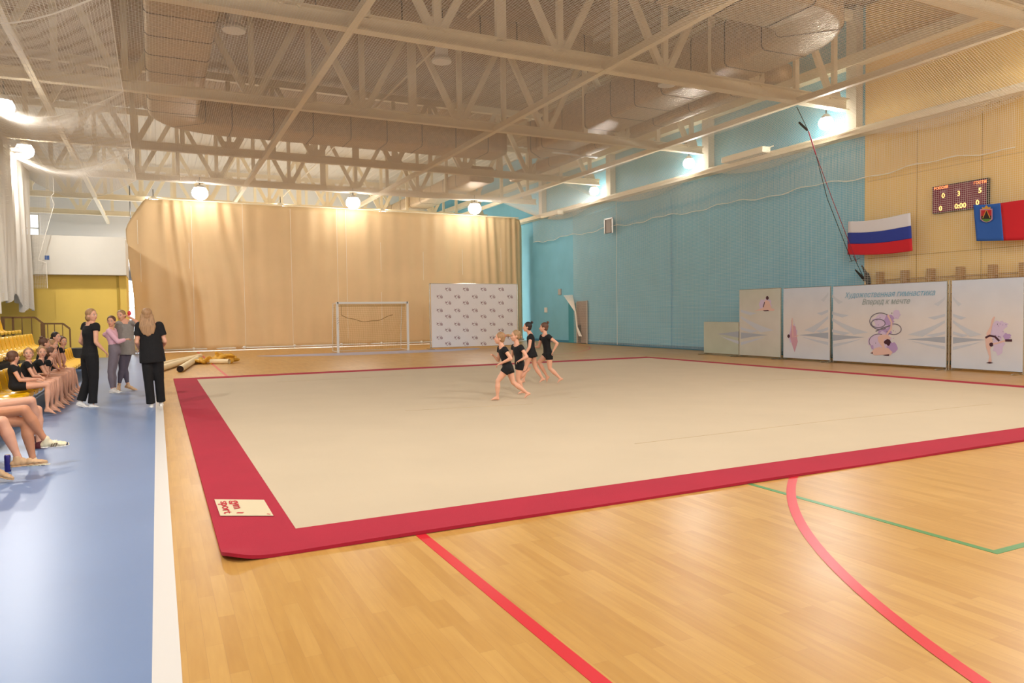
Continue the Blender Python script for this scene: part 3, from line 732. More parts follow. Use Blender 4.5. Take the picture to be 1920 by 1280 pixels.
def blob(c, rx, ry, seed, n=18, j=.3):
    r_ = np.random.RandomState(seed); return [(c[0]+rx*(1+j*r_.uniform(-1, 1))*math.cos(2*math.pi*k/n), c[1]+ry*(1+j*r_.uniform(-1, 1))*math.sin(2*math.pi*k/n)) for k in range(n)]
b1, c1 = banner('low grey green misty banner panel, farthest of the row', 0, 19.09, 17.47, 1.09, PM3)
b2, c2 = banner('tall grey banner panel with a seated gymnast near its top', 0, 17.42, 15.74, 2.12, PM2)
b3, c3 = banner('tall misty banner panel with a small pink figure low at its left', 0, 15.62, 13.98, 2.10, PM1)
b4, c4 = banner('widest banner panel with two lines of lettering and kneeling ribbon gymnast', 0, 13.87, 10.70, 2.09, PM1)
b5, c5 = banner('banner panel at right frame edge with gymnast in a standing split', 0, 10.57, 9.02, 2.10, PM1)
tag(MB().bar((XB+.02, 10.64, 0), (XB+.02, 10.64, 2.1), .03).build('banner_post', M_CHROME), 'thin steel post between the two nearest banner panels', 'post')
# mountains and lake bands
def mtn(t, cy, x0, x1, yb, peak_left, hs):
    """layers of thin triangles: peak at the panel joint fading inwards"""
    for i, (h, h1, ln, th, m) in enumerate(hs):
        xa = x0 if peak_left else x1; xb = xa+(x1-x0)*ln*(1 if peak_left else -1)
        P = [(xa, yb-h), (xa+(xb-xa)*.3, yb-h+(h-h1)*.38), (xa+(xb-xa)*.65, yb-h+(h-h1)*.72), (xb, yb-h1)]
        shape(t, cy, P+[(xa+(xb-xa)*.6, yb-h1+th*.5+1.5), (xa, yb-h+th)], M_MT[m], lay=1+i)
def lake(t, cy, x0, x1, y, left):
    xa, xb = (x0, x1) if left else (x1, x0)
    shape(t, cy, [(xa, y-5), (xa+(xb-xa)*.45, y-3), (xb, y), (xa+(xb-xa)*.45, y+3), (xa, y+7)], M_MT[2], lay=1)
    shape(t, cy, [(xa, y+13), (xa+(xb-xa)*.5, y+8), (xa+(xb-xa)*.9, y+3), (xa+(xb-xa)*.5, y+11), (xa, y+19)], M_MT[3], lay=2)
HS = [(80, 66, .26, 5, 1), (48, 41, .4, 5, 3), (36, 9, .85, 5, 1), (15, 8, .45, 5, 3)]
mtn(b2, c2, 1389, 1462, 628, True, HS[1:]); lake(b2, c2, 1389, 1440, 628, True); lake(b1, c1, 1345, 1385, 626, False)
mtn(b3, c3, 1500, 1553, 628, False, HS); lake(b3, c3, 1497, 1553, 628, False)
mtn(b4, c4, 1560, 1640, 632, True, HS); mtn(b4, c4, 1690, 1772, 636, False, HS); lake(b4, c4, 1561, 1622, 632, True); lake(b4, c4, 1700, 1772, 636, False)
mtn(b5, c5, 1787, 1850, 636, True, HS); lake(b5, c5, 1787, 1848, 637, True)
# b2 seated figure
shape(b2, c2, blob((1434, 572), 13, 11, 3), M_PV2, lay=1)
shape(b2, c2, [(1414, 583), (1430, 577), (1434, 564), (1437, 562), (1443, 565), (1446, 577), (1453, 580), (1450, 583), (1436, 582), (1425, 582)], M_PSK, lay=3, name='print_figure')
shape(b2, c2, blob((1439, 558.5), 2.8, 3.8, 1, 10, .1), M_PD, lay=5); shape(b2, c2, [(1430, 582), (1440, 581), (1443, 583), (1434, 583.5)], M_PD, lay=5); stroke(b2, c2, [(1434, 566), (1431, 576)], .03, M_PD)
# b3 pink figure
shape(b3, c3, blob((1487, 628), 8, 20, 5, 20, .35), M_PV2, lay=1); shape(b3, c3, [(1484, 598), (1487, 610), (1492, 612), (1494, 630), (1496, 640), (1490, 660), (1485, 645), (1481, 630), (1484, 615)], M_PSK2, lay=3, name='print_figure')
stroke(b3, c3, [(1485.5, 596), (1487, 632), (1497, 629)], .03, M_PSK, 5); shape(b3, c3, blob((1479, 630), 2.5, 3.5, 2, 10, .1), M_PD, lay=6)
# b4 kneeling gymnast with ribbon
for k, (c, rx, ry, m) in enumerate((((1655, 604), 18, 14, M_PV2), ((1668, 600), 9, 12, M_PV), ((1650, 640), 20, 16, M_PV2), ((1642, 645), 9, 12, M_PV), ((1672, 652), 9, 11, M_PV), ((1681, 590), 7, 9, M_PV2), ((1660, 620), 12, 10, M_PV))): shape(b4, c4, blob(c, rx, ry, 20+k), m, 'print_splash', 1+(k % 3))
CV = lambda cx, cy_, rx, ry, a0, a1, n=22: [(cx+rx*math.cos(math.radians(a0+(a1-a0)*k/n)), cy_+ry*math.sin(math.radians(a0+(a1-a0)*k/n))) for k in range(n+1)]
stroke(b4, c4, CV(1651, 602, 20, 15.5, -20, -300), .022, M_PG, 5); stroke(b4, c4, CV(1647, 606, 13, 8, 0, 360), .022, M_PG, 5); stroke(b4, c4, CV(1676, 617, 14, 10, -100, 160), .022, M_PG, 5)
stroke(b4, c4, [(1642, 621), (1655, 615), (1670, 610)], .03, M_PG, 5); stroke(b4, c4, CV(1648, 640, 18, 14, 150, 290), .02, M_PG, 5)
stroke(b4, c4, [(1665, 590), (1672, 604), (1671, 616), (1663, 627)], .05, M_PSK, 5, 'print_figure')
shape(b4, c4, [(1646, 632), (1652, 627), (1664, 627), (1671, 633), (1668, 636), (1658, 636), (1658, 644), (1660, 656), (1664, 662), (1655, 662), (1654, 650), (1647, 640)], M_PSK, 'print_figure', 4)
shape(b4, c4, [(1633, 661), (1640, 653), (1650, 650), (1657, 653), (1665, 652), (1674, 660), (1670, 666), (1655, 665), (1640, 666)], M_PSK, 'print_figure', 5)
shape(b4, c4, blob((1664, 641), 6, 5, 4, 12, .15), M_PD, lay=7); shape(b4, c4, blob((1666, 645), 3, 3, 6, 8, .1), M_PD, lay=7); shape(b4, c4, [(1632, 662), (1637, 660), (1637, 663)], M_PD, lay=7); shape(b4, c4, [(1655, 665), (1668, 664), (1667, 667), (1660, 666.5)], M_PD, lay=7)
# b5 standing split
for k, (c, rx, ry, m) in enumerate((((1870, 622), 13, 18, M_PV2), ((1878, 610), 11, 8, M_PV2), ((1888, 631), 7, 7, M_PV), ((1872, 650), 11, 14, M_PV2))): shape(b5, c5, blob(c, rx, ry, 40+k), m, 'print_splash', 1+(k % 3))
shape(b5, c5, [(1864, 593), (1866, 594), (1861, 610), (1857, 628), (1850, 631), (1850, 624), (1857, 612), (1860, 598)], M_PSK, 'print_figure', 4)
shape(b5, c5, [(1847, 632), (1858, 629), (1862, 640), (1857, 655), (1859, 672), (1860, 678), (1853, 679), (1855, 668), (1849, 650)], M_PSK, 'print_figure', 4)
stroke(b5, c5, [(1860, 645), (1870, 643), (1883, 639), (1893, 637)], .035, M_PSK, 5, 'print_figure'); stroke(b5, c5, [(1848, 633), (1856, 629), (1866, 631), (1874, 639)], .045, M_PD, 6); shape(b5, c5, blob((1859, 646), 4, 4, 9, 10, .15), M_PD, lay=7); stroke(b5, c5, [(1885, 638), (1898, 638)], .05, M_PD, 6); shape(b5, c5, [(1849, 680), (1856, 678), (1863, 680), (1856, 681.5)], M_PD, lay=7)
for k in range(14): shape(b5, c5, blob((1862+rng.uniform(0, 26), 606+rng.uniform(0, 30)), rng.uniform(.6, 1.5), rng.uniform(.6, 1.5), 60+k, 7), M_PV if k % 2 else M_PG, 'print_speck', 5)
for k in range(12): shape(b4, c4, blob((1640+rng.uniform(0, 44), 585+rng.uniform(0, 70)), rng.uniform(.5, 1.2), rng.uniform(.5, 1.2), 80+k, 7), M_PV if k % 2 else M_PG, 'print_speck', 6)
# lettering
def bt(t, cy, body, size, px, py, m, fitpx, bold):
    p = on(px, py, 0, XB); a = on(fitpx[0], py, 0, XB); b = on(fitpx[1], py, 0, XB)
    text_part('print_lettering', body, size, m, t, (-.02, p[1]-cy, p[2]), (0, -1, 0), (0, 0, 1), bold, .35, fit=abs(a[1]-b[1]))
bt(b4, c4, 'Художественная гимнастика', .2, 1664, 551.5, mat('print_blue_letters', '#7fb0c8', .6), (1581, 1750), .001)
bt(b4, c4, 'Вперед к мечте', .2, 1660, 565.5, mat('print_grey_letters', '#9aa6a4', .6), (1616, 1706), .002)

# ================================================================== SCOREBOARD, FLAGS, WALL PIECES
XS = 18.25; sy0, sy1, sz0, sz1 = 12.1, 10.7, 3.92, 4.62
sb = thing('scoreboard', 'red lit electronic scoreboard on the ochre wall', 'scoreboard', (XS, (sy0+sy1)/2, sz0)); cyb = (sy0+sy1)/2
MB().box(0, .1, -(sy0-sy1)/2, (sy0-sy1)/2, 0, sz1-sz0).build('case', M_DARK, sb)
MB().box(-.006, 0, -(sy0-sy1)/2+.02, (sy0-sy1)/2-.02, .02, sz1-sz0-.02).build('screen', mat('scoreboard_screen', '#5a1c30', .4, emit='#8a1430', estr=.35), sb)
M_DIG = mat('led_digits', '#ffd070', .4, emit=(1, .62, .16), estr=3.2); M_HDR = mat('led_header', '#ff8040', .4, emit=(1, .30, .08), estr=2.2); M_CAP = mat('pale_captions', '#c99ab0', .5)
def st(body, size, px, py, m, bold=.004):
    p = on(px, py, 0, XS); text_part('digit' if len(body) < 5 else 'caption', body, size, m, sb, (-.01, p[1]-cyb, p[2]-sz0), (0, -1, 0), (0, 0, 1), bold)
for b_, px, py in (('0', 1769, 367), ('3', 1798, 363), ('5', 1838, 357), ('0', 1764, 391), ('0:00', 1801, 386), ('0', 1833, 380)): st(b_, .17, px, py, M_DIG)
st('РОССИЯ', .09, 1765, 352, M_HDR, .003); st('ГОСТИ', .09, 1838, 342, M_HDR, .003)
for b_, px, py in (('ХОЗЯЕВА', 1768, 359.5), ('ПЕРИОД', 1797, 355), ('ГОСТИ', 1836, 348), ('ФОЛЫ', 1764, 384), ('ВРЕМЯ', 1800, 379), ('ФОЛЫ', 1833, 373)): st(b_+' ', .035, px, py, M_CAP, .001)
def flag(label, fn, cells, cols, crest=None):
    """fn(u,v)->pixel; cells list of (u0,u1,v0,v1,material)"""
    XF = 17.9; c0 = on(*fn(.5, .5), 0, XF); t = thing('flag', label, 'flag', tuple(c0)); nu, nv = 16, 12
    for nm, u0, u1, v0, v1, m in cells:
        rows = []
        for j in range(nv+1):
            v = v0+(v1-v0)*j/nv
            rows.append([tuple(on(*fn(u0+(u1-u0)*i/nu, v), 0, XF+.03*math.sin((u0+(u1-u0)*i/nu)*7+v*2))-c0) for i in range(nu+1)])
        o = MB().rings(rows, caps=False, closed=False).build(nm, m, t, smooth=True); o.modifiers.new('s', 'SOLIDIFY').thickness = .004
    return t, c0, XF
def f1(u, v):
    xt, xb = 1590+u*117, 1589+u*122; yt = 416-14*u+3*math.sin(u*4)-1; yb = 477-7*u**2+1.5*math.sin(u*3.1)
    return xt+(xb-xt)*v, yt+(yb-yt)*v
M_FW, M_FB, M_FR = mat('flag_white', '#e6e2e4', .8), mat('flag_blue', '#2f3f9a', .8), mat('flag_red', '#d3202c', .8)
flag('white blue red striped flag hung on the net', f1, [('white_stripe', 0, 1, 0, .34, M_FW), ('blue_stripe', 0, 1, .34, .67, M_FB), ('red_stripe', 0, 1, .67, 1, M_FR)], 3)
def f2(u, v):
    W2 = 150; xt, xb = 1825+u*W2, 1831+u*W2; yt = 384-13*u+1.5*math.sin(u*7); yb = 452-2*u-3*u*u
    return xt+(xb-xt)*v, yt+(yb-yt)*v
ft, fc, XF = flag('blue and red flag with a small crest at right frame edge', f2, [('blue_field', 0, .34, 0, 1, mat('flag_azure', '#2f62b4', .8)), ('red_field', .34, 1, 0, 1, M_FR)], 2)
def crest(pts, m, lay, name='crest_shape'):
    P = [on(px, py, 0, XF-.035-.002*lay)-fc for px, py in pts]; return poly(name, P, m, ft)
M_GOLD = mat('crest_gold', '#d8a23c', .7); M_CG = mat('crest_green', '#5c8a3a', .7); M_CR = mat('crest_red', '#b8262c', .7); M_CB = mat('crest_black', '#30241e', .7)
crest([(1837.5, 392), (1861, 391), (1861, 411), (1856, 415), (1849.5, 417), (1843, 415), (1838, 411)], mat('crest_rim', '#c08a9c', .7), 1, 'crest_shield')
crest([(1839.5, 394), (1859, 393), (1859, 404), (1839.5, 405)], M_CR, 2); crest([(1839.5, 405), (1859, 404), (1858.5, 410), (1840, 410.5)], M_CB, 2); crest([(1840, 410.5), (1858.5, 410), (1855, 414), (1849.5, 416), (1844, 414)], M_CG, 2)
crest([(1849.5, 395), (1855, 407), (1844, 407.5)], M_CB, 3); crest([(1849.5, 394), (1850.5, 394), (1857, 408), (1855.6, 408.5)], M_GOLD, 4); crest([(1849.5, 394), (1848.5, 394), (1842, 408.5), (1843.4, 409)], M_GOLD, 4)
crest([(1842, 392), (1841, 388), (1845, 389.5), (1849, 385), (1850, 385), (1853.5, 389), (1857.5, 387.5), (1857, 391.5)], M_GOLD, 2, 'crest_crown')
# wooden wall bar tops behind the net
M_WB = mat('wall_bar_wood', '#b58a4c', .6, noise=.1, nscale=12)
wb = thing('wall_bars', 'row of wooden wall bars on the ochre wall behind banners', 'wall bars', (18.25, 11.6, 0))
for y in (13.6, 12.85, 12.12, 11.34, 10.56, 9.86): MB().box(-.1, .1, y-11.6-.06, y-11.6+.06, .0, 2.5).build('upright', M_WB, wb)
for k in range(10): MB().tube([(0, 13.6-11.6, 2.27-.22*k), (0, 9.86-11.6, 2.27-.22*k)], .02, 6).build('rung', M_WB, wb)
# suspended training rope set
t = thing('training_ropes', 'pair of red and black ropes slanting from the roof to a black harness', 'rope', (16.9, 14.5, 7.15))
q1 = on(1498, 228, 1, 14.6); T0 = V(16.1, 14.6, 7.1)
e1 = on(1516, 246, 1, 14.55); e2 = on(1612, 500, 0, 17.75); O = V(16.9, 14.5, 7.15)
M_RR = mat('red_rope', '#a82a3c', .7)
MB().tube([T0-O, e1-O], .01, 5).build('hook_line', M_DARK, t); MB().cone(on(1499, 230, 1, 14.58)-O, .03, on(1513, 243, 1, 14.55)-O, .035, 8).build('shackle', M_DARK, t)
mid = on(1530, 290, 1, 14.5)
MB().tube([e1-O, mid-O], .018, 5).build('rope', M_RR, t)
for dx in (0, -9): MB().tube([mid-O, on(1560+dx, 372, 1, 14.35)-O, on(1606+dx, 490, 1, 14.15)-O], .009, 5).build('rope', M_RR if dx == 0 else M_DARK, t)
hb = MB()
hc = [on(1604, 506, 1, 14.1), on(1621, 524, 1, 14.05), on(1616, 498, 1, 14.1), on(1629, 530, 1, 14.05), on(1625, 515, 1, 14.05)]
hb.cone(hc[0], .02, hc[1], .05, 8); hb.cone(hc[2], .02, hc[4], .05, 8); hb.cone(hc[4], .07, hc[3], .08, 8)
hb.shift(-O); hb.build('harness', M_DARK, t)
MB().tube([on(1592, 491, 1, 14.1)-O, on(1612, 484, 1, 14.1)-O], .006, 4).build('strap', M_DARK, t)
MB().tube([on(1600, 480, 1, 14.12)-O, hc[1]-O], .01, 4).build('strap', M_DARK, t)
# door, switch boxes, speaker, heaters on blue wall
dr = structure('door_1', MB().box(18.28, 18.33, 29.95, 30.75, .02, 1.95), mat('teal_door', '#3f97a8', .5))
MB().box(18.26, 18.33, 29.05, 29.9, .02, 2.03).build('open_door', mat('brown_doorway', '#a08878', .7), dr); MB().box(18.25, 18.3, 29.55, 29.8, .05, .9).build('gap_shade', M_DARK, dr)  # dark box stands for the shade in the door opening
MB().box(18.24, 18.28, 29.88, 29.95, 0, 2.0).box(18.24, 18.28, 28.98, 29.05, 0, 2.05).build('door_frame', mat('door_frame', '#c8b8a8', .6), dr)
gn = MB()                                    # net gathered aside by the door
for k in range(30):
    y0_ = 29.95-.02*k; gn.tube([(18.1, 30.9-.03*k, 2.35), (18.12, 29.9-.004*k, 1.55), (18.12, 29.75-.004*k, .8), (18.1, 29.5-.01*k, .35)], .006, 4)
tag(gn.build('tied_net', M_NET), 'bunch of white net tied aside at the doorway', 'net', kind='stuff')
def wallbox(name, label, px, py, w, h, m=None, cat='switch', x=18.33):
    p = on(px, py, 0, x); o = MB().box(-.04, .05, -w/2, w/2, -h/2, h/2).build(name, m or M_PIPE, bevel=.008); o.location = p; tag(o, label, cat); return o
wallbox('switch_box', 'white switch box on the blue wall beside the curtain', 1024, 581, .28, .26); o_ = wallbox('sensor_box', 'small grey sensor box higher on the blue wall', 1050, 547, .28, .3, mat('grey_plastic', '#b9b6b0', .5), 'sensor')
wallbox('exit_sign', 'small white sign above the teal door', 1076.5, 577.5, .42, .12, cat='sign'); wallbox('speaker_box', 'white boxed wall vent hanging below the ledge on blue wall', 1141, 424, .5, .6, mat('vent_grille', '#9a9088', .6), 'vent', 18.1)
mb = MB()
p = on(1141, 424, 0, 18.04); vf = thing('vent_frame', 'white frame around the wall vent on the blue wall', 'frame', tuple(p))
MB().box(-.02, .0, -.36, -.27, -.32, .34).box(-.02, 0, .27, .33, -.3, .34).box(-.02, 0, -.36, .33, .3, .36).build('frame_bars', M_PIPE, vf)
for lab, px, py, L in (('long cream wall heater under the ledge near the blue wall lamps', 1397, 291, 1.9), ('long cream wall heater close to the curtain end', 1035, 402, 1.7)):
    p = on(px, py, 0, 17.75); h = thing('wall_heater', lab, 'heater', tuple(p), group='long wall heaters')
    MB().box(-.18, .18, -L/2, L/2, -.1, .1).build('casing', M_STEEL, h, bevel=.03); MB().box(-.14, .14, -L/2+.1, L/2-.1, -.112, -.1).build('grille', M_CHROME, h); MB().bar((.15, -L/2+.2, .08), (.5, -L/2+.2, .2), .04).bar((.15, L/2-.2, .08), (.5, L/2-.2, .2), .04).build('bracket', M_STEEL, h)
# far hall clutter behind the curtain top: beams and grey tank seen at the gap
p = on(248, 512, 1, 40); tk = thing('punching_ball', 'grey round equipment ball in the gap left of the curtain', 'ball', (p[0], 40, p[2]))
MB().ball((0, 0, 0), .38, 16, 10).build('ball_shell', mat('grey_rubber', '#8a8a8c', .5), tk, smooth=True); MB().tube([(0, 0, .3), (0, 0, ZC-p[2])], .02, 6).build('cable', M_DARK, tk)

# ================================================================== BLEACHERS
bl = thing('bleacher_stand', 'dark stepped stand carrying the yellow seats', 'bleacher', (-3.2, 15, 0))
MB().box(-1.2+.0, -.2+.0, -9, 8.6, .0, .38).build('step', M_DARK, bl); 
MB().box(.35, .9, -9, 8.6, 0, .04).build('base_plate', M_DARK, bl)
MB().box(-2.6, -.35, -9, 8.6, .38, .42).build('step', M_DARK, bl); MB().box(-2.8, -.85, -9, 8.6, .42, .80).build('step', M_DARK, bl)
for k in range(12): MB().bar((1.0, -8.8+k*1.5, .05), (1.0, -8.8+k*1.5, .28), .04).bar((.5, -8.8+k*1.5, .27), (1.2, -8.8+k*1.5, .27), .04).build('bracket', M_DARK, bl)
MB().box(1.0, 1.04, -9, 8.6, .22, .28).build('beam', M_DARK, bl)
ORD = ['first', 'second', 'third', 'fourth', 'fifth', 'sixth', 'seventh', 'eighth', 'ninth', 'tenth', 'eleventh', 'twelfth', 'thirteenth', 'fourteenth', 'fifteenth', 'sixteenth', 'seventeenth', 'eighteenth', 'nineteenth', 'twentieth']
ORD += ['twenty '+w for w in ORD[:9]]+['thirtieth']+['thirty '+w for w in ORD[:9]]
def seat_mesh():
    mb = MB(); prof = [(.24, -.055), (.245, -.02), (.22, .005), (.14, -.005), (.0, -.02), (-.12, -.01), (-.17, .03), (-.20, .12), (-.225, .24), (-.24, .31), (-.255, .315)]
    rows = []
    for x, z in prof:
        r = []
        for k in range(9):
            v = -1+2*k/8; e = .018*abs(v)**4; r.append((x+(e if z > .05 else 0), v*.225, z+(e if z < .05 else 0)))
        rows.append(r)
    back = [[(x-.012 if z > .02 else x, y, z-.014) for x, y, z in r] for r in rows]
    n = len(rows); mb.rings(rows, caps=False, closed=False); mb.rings([r[::-1] for r in back], caps=False, closed=False)
    for k in (0, 8): mb.add([r[k] for r in rows]+[r[k] for r in back], [(i, i+1, n+i+1, n+i) for i in range(n-1)])
    for i in (0, n-1): mb.add(rows[i]+back[i], [(k, k+1, 9+k+1, 9+k) for k in range(8)])
    return mb.mesh('seat_shell', M_SEAT, True)
SM = seat_mesh(); proto = None
rows_ = [(-1.98, .36, 8.0, 24, 'front row', 'yellow plastic seats in the front row'), (-2.8, .78, 15.8, 22.9, 'middle row', 'yellow plastic seats in the middle row'), (-3.6, 1.17, 19.5, 23.6, 'back row', 'yellow plastic seats in the back row')]
for x, z, y0_, y1_, rn, gp in rows_:
    for k, y in enumerate(np.arange(y0_, y1_, .5)):
        nth = len(np.arange(y0_, y1_, .5))-1-k
        t = thing('plastic_seat', 'glossy yellow plastic seat of the %s, %s from the far railing' % (rn, ORD[nth]), 'seat', (x, y, z), group=gp)
        o = link('seat_shell', SM, t)
        if proto is None: proto = (MB().box(-.1, .1, -.12, .12, -.09, -.03).mesh('seat_base', M_DARK))
        link('seat_base', proto, t)
rl = thing('stand_railing', 'brown metal railing closing the far end of the yellow stand', 'railing', (-3., 24.2, 0))
YR = 24.2
def rz(px, py): p = on(px, py, 1, YR); return V(p[0]+3., 0, p[2])
top = [rz(2, 595), rz(66, 595), rz(81, 606.5), rz(118, 606.5), rz(131, 616)]
mb = MB()
for a, b in zip(top[:-1], top[1:]): mb.bar(a, b, .05, .05)
mb.build('handrail', M_RAIL, rl)
for px, py, w, pb in ((5, 595, .08, 632), (24, 595, .05, 640), (41, 596, .02, 640), (59, 596, .02, 645), (80, 606, .1, 660), (89, 607, .02, 655), (102, 607, .02, 655), (117, 607, .02, 655), (131, 616, .04, 660)):
    a = rz(px, py); b = V(a[0], 0, max(0, rz(px, pb)[2]));
    if w > .07 or px == 131: b[2] = 0.
    MB().bar(a, b, w, w, up=(0, 1, 0)).build('post' if w > .03 else 'baluster', M_RAIL, rl)
tag(MB().box(-2.6, -1.75, 24.5, 25.1, .0, .62).build('storage_bin', M_DARK, bevel=.02), 'low black box on the floor beyond the yellow stand', 'box')

# ================================================================== PEOPLE
def lerp(a, b, t): return a+(b-a)*t
def hand(mb, w, d, pn, k=1., curl=.5, side=1., detail=True):
    """w wrist, d pointing direction, pn palm normal (towards palm), side: thumb side sign"""
    d = unit(d); pn = unit(pn-d*(V(*pn)@d)); s = unit(np.cross(d, pn))*side; L = .082*k
    c = w+d*L*.55; mb.ell(c, [s*.037*k, pn*.016*k, d*L*.62], 10, 8)
    for i, (o, fl) in enumerate(((.028, .066), (.010, .076), (-.009, .071), (-.027, .056))):
        p = w+d*L*.98+s*o*k; q = p; a = .25+curl*.25
        for j, seg in enumerate((.45, .32, .23)):
            n = q+(d*math.cos(a)+pn*math.sin(a))*fl*k*seg; mb.cone(q, (.0088-.0008*j)*k, n, (.0083-.0009*j)*k, 7); q = n; a += curl*1.15
    p = w+d*L*.25+s*.028*k; q = p+(d*.55+s*.75+pn*.25)*.036*k; mb.cone(p, .013*k, q, .0105*k, 8); r = q+unit(d*.85+s*.2+pn*(.3+curl*.4))*.032*k; mb.cone(q, .0105*k, r, .0085*k, 8)
def foot(mb, a, toe, k=1., shin=None):
    """bare foot from ankle a to toe tip; returns sole frame"""
    s = unit(shin) if shin is not None else V(0, 0, -1)
    f = V(*toe)-a; fo = unit(f-s*(f@s)+1e-6)
    heel = a+s*.038*k-fo*.036*k; ax = unit(toe-heel); L = np.linalg.norm(toe-heel)
    upv = unit(-s+ax*(s@ax)); sd = np.cross(ax, upv)
    mb.cone(a, .034*k, heel+ax*.01, .03*k, 10)
    mb.cone(a+fo*.01*k, .033*k, heel+ax*L*.55+upv*.018*k, .026*k, 10)
    mb.ell(heel+ax*L*.16+upv*.004*k, [sd*.031*k, upv*.03*k, ax*L*.2], 10, 8)
    mb.ell(heel+ax*L*.42+upv*.008*k, [sd*.034*k, upv*.026*k, ax*L*.32], 10, 8)
    mb.ell(heel+ax*L*.70, [sd*.044*k, upv*.019*k, ax*L*.17], 10, 8)
    for i, o in enumerate((-.030, -.014, .001, .015, .028)):
        p = heel+ax*L*.80+sd*o*k-upv*.005*k; q = heel+ax*L*(.95-.035*abs(i-.8))+sd*o*k*1.05-upv*.008*k; mb.cone(p, .0105*k, q, (.0105 if i == 0 else .0085)*k, 7)
    return heel, ax, upv, sd, L
def shoe(name, a, toe, k, m, parent, org, shin=None, sole='white', high=.03, tilt=None):
    mb = MB(); s = unit(shin) if shin is not None else V(0, 0, -1); f = V(*toe)-a; fo = unit(f-s*(f@s)+1e-6)
    heel = a+s*.05*k-fo*.042*k; ax = unit(toe-heel); L = np.linalg.norm(toe-heel); upv = unit(-s+ax*(s@ax)); sd = np.cross(ax, upv)
    for t, w, h in ((.02, .026, .03), (.12, .036, .042), (.3, .036, .04), (.5, .04, .034), (.7, .047, .026), (.86, .043, .021), (.97, .028, .015)):
        mb.ell(heel+ax*L*t+upv*(h-.028)*k, [sd*w*k, upv*h*k, ax*L*.13], 12, 8)
    mb.cone(heel+ax*L*.12+upv*.02*k, .035*k, heel+ax*L*.14+upv*(.03+high)*k, .034*k)
    o = fused(name, mb, m, parent, .007, 3, org)
    sb_ = MB()
    for t, w in ((.03, .03), (.15, .038), (.35, .037), (.55, .042), (.72, .049), (.88, .045), (.99, .026)): sb_.ell(heel+ax*L*t-upv*.024*k, [sd*w*k, upv*.009*k, ax*L*.13], 12, 6)
    fused('sole', sb_, MATS['white_shoe'] if sole == 'white' else sole, o, .006, 2, org)
    return o, heel, ax, upv, sd, L
def frame(sd, sp):
    s = unit(sd-sp*(sd@sp)); return s, unit(np.cross(s, sp))*-1
TORSO = [(-.16, .085, .075), (-.08, .14, .10), (.02, .158, .108), (.16, .148, .098), (.34, .118, .082), (.50, .122, .084), (.68, .14, .094), (.82, .148, .09), (.93, .130, .07), (1.0, .085, .052), (1.06, .052, .05)]
def torso(mb, hc, sc, hs, ss, k, infl=0., t0=-9, t1=9, bw=1., n=22, bust=0.):
    sp = unit(sc-hc); L = np.linalg.norm(sc-hc); rg = []
    T = [r for r in TORSO if t0 <= r[0] <= t1]
    for t, w, d in T:
        sd = unit(lerp(hs, ss, min(1, max(0, t)))); s, f = frame(sd, sp); c = hc+sp*L*t+f*.0
        b = bust*math.exp(-((t-.72)/.12)**2)
        rg.append([c+s*(w*k*bw+infl)*math.cos(2*math.pi*i/n)+f*((d+b*max(0, math.sin(2*math.pi*i/n)))*k*bw+infl)*math.sin(2*math.pi*i/n) for i in range(n)])
    mb.rings(rg)
def head(mb, c, f, u, k):
    f = unit(f); u = unit(u-f*(V(*u)@f)); s = np.cross(f, u)
    mb.ell(c+u*.028*k-f*.008*k, [s*.072*k, f*.090*k, u*.085*k], 18, 14)
    mb.ell(c-u*.018*k+f*.022*k, [s*.059*k, f*.062*k, u*.082*k], 16, 12)
    mb.ell(c-u*.075*k+f*.052*k, [s*.028*k, f*.026*k, u*.022*k], 10, 8)
    for q in (-1, 1):
        mb.ell(c-u*.015*k+f*.058*k+s*q*.034*k, [s*.022*k, f*.02*k, u*.024*k], 8, 6)
        mb.ell(c+s*q*.074*k-f*.004*k-u*.008*k, [s*.009*k, f*.017*k, u*.03*k], 8, 6)
    mb.cone(c+f*.080*k+u*.018*k, .009*k, c+f*.101*k-u*.018*k, .0125*k, 8)
    mb.ell(c+f*.079*k-u*.046*k, [s*.023*k, f*.011*k, u*.013*k], 8, 6)
    return s, f, u
def face_parts(root, org, c, s, f, u, k, brow='dark'):
    for q in (-1, 1):
        e = c+f*.079*k+u*.012*k+s*q*.031*k
        o = MB().ell(e-org, [s*.0135*k, f*.009*k, u*.0075*k], 10, 6).build('eye', M_EYEW, root, smooth=True)
        MB().ell(e+f*.006*k-org, [s*.0062*k, f*.005*k, u*.0065*k], 8, 6).build('iris', M_EYE, o, smooth=True)
        MB().bar(e+f*.008*k+u*.017*k-s*q*.013*k-org, e+f*.003*k+u*.019*k+s*q*.016*k-org, .006*k, .004*k).build('eyebrow', HAIR[brow], root)
    MB().ell(c+f*.088*k-u*.047*k-org, [s*.021*k, f*.006*k, u*.0065*k], 10, 6).build('mouth', M_LIP, root, smooth=True)
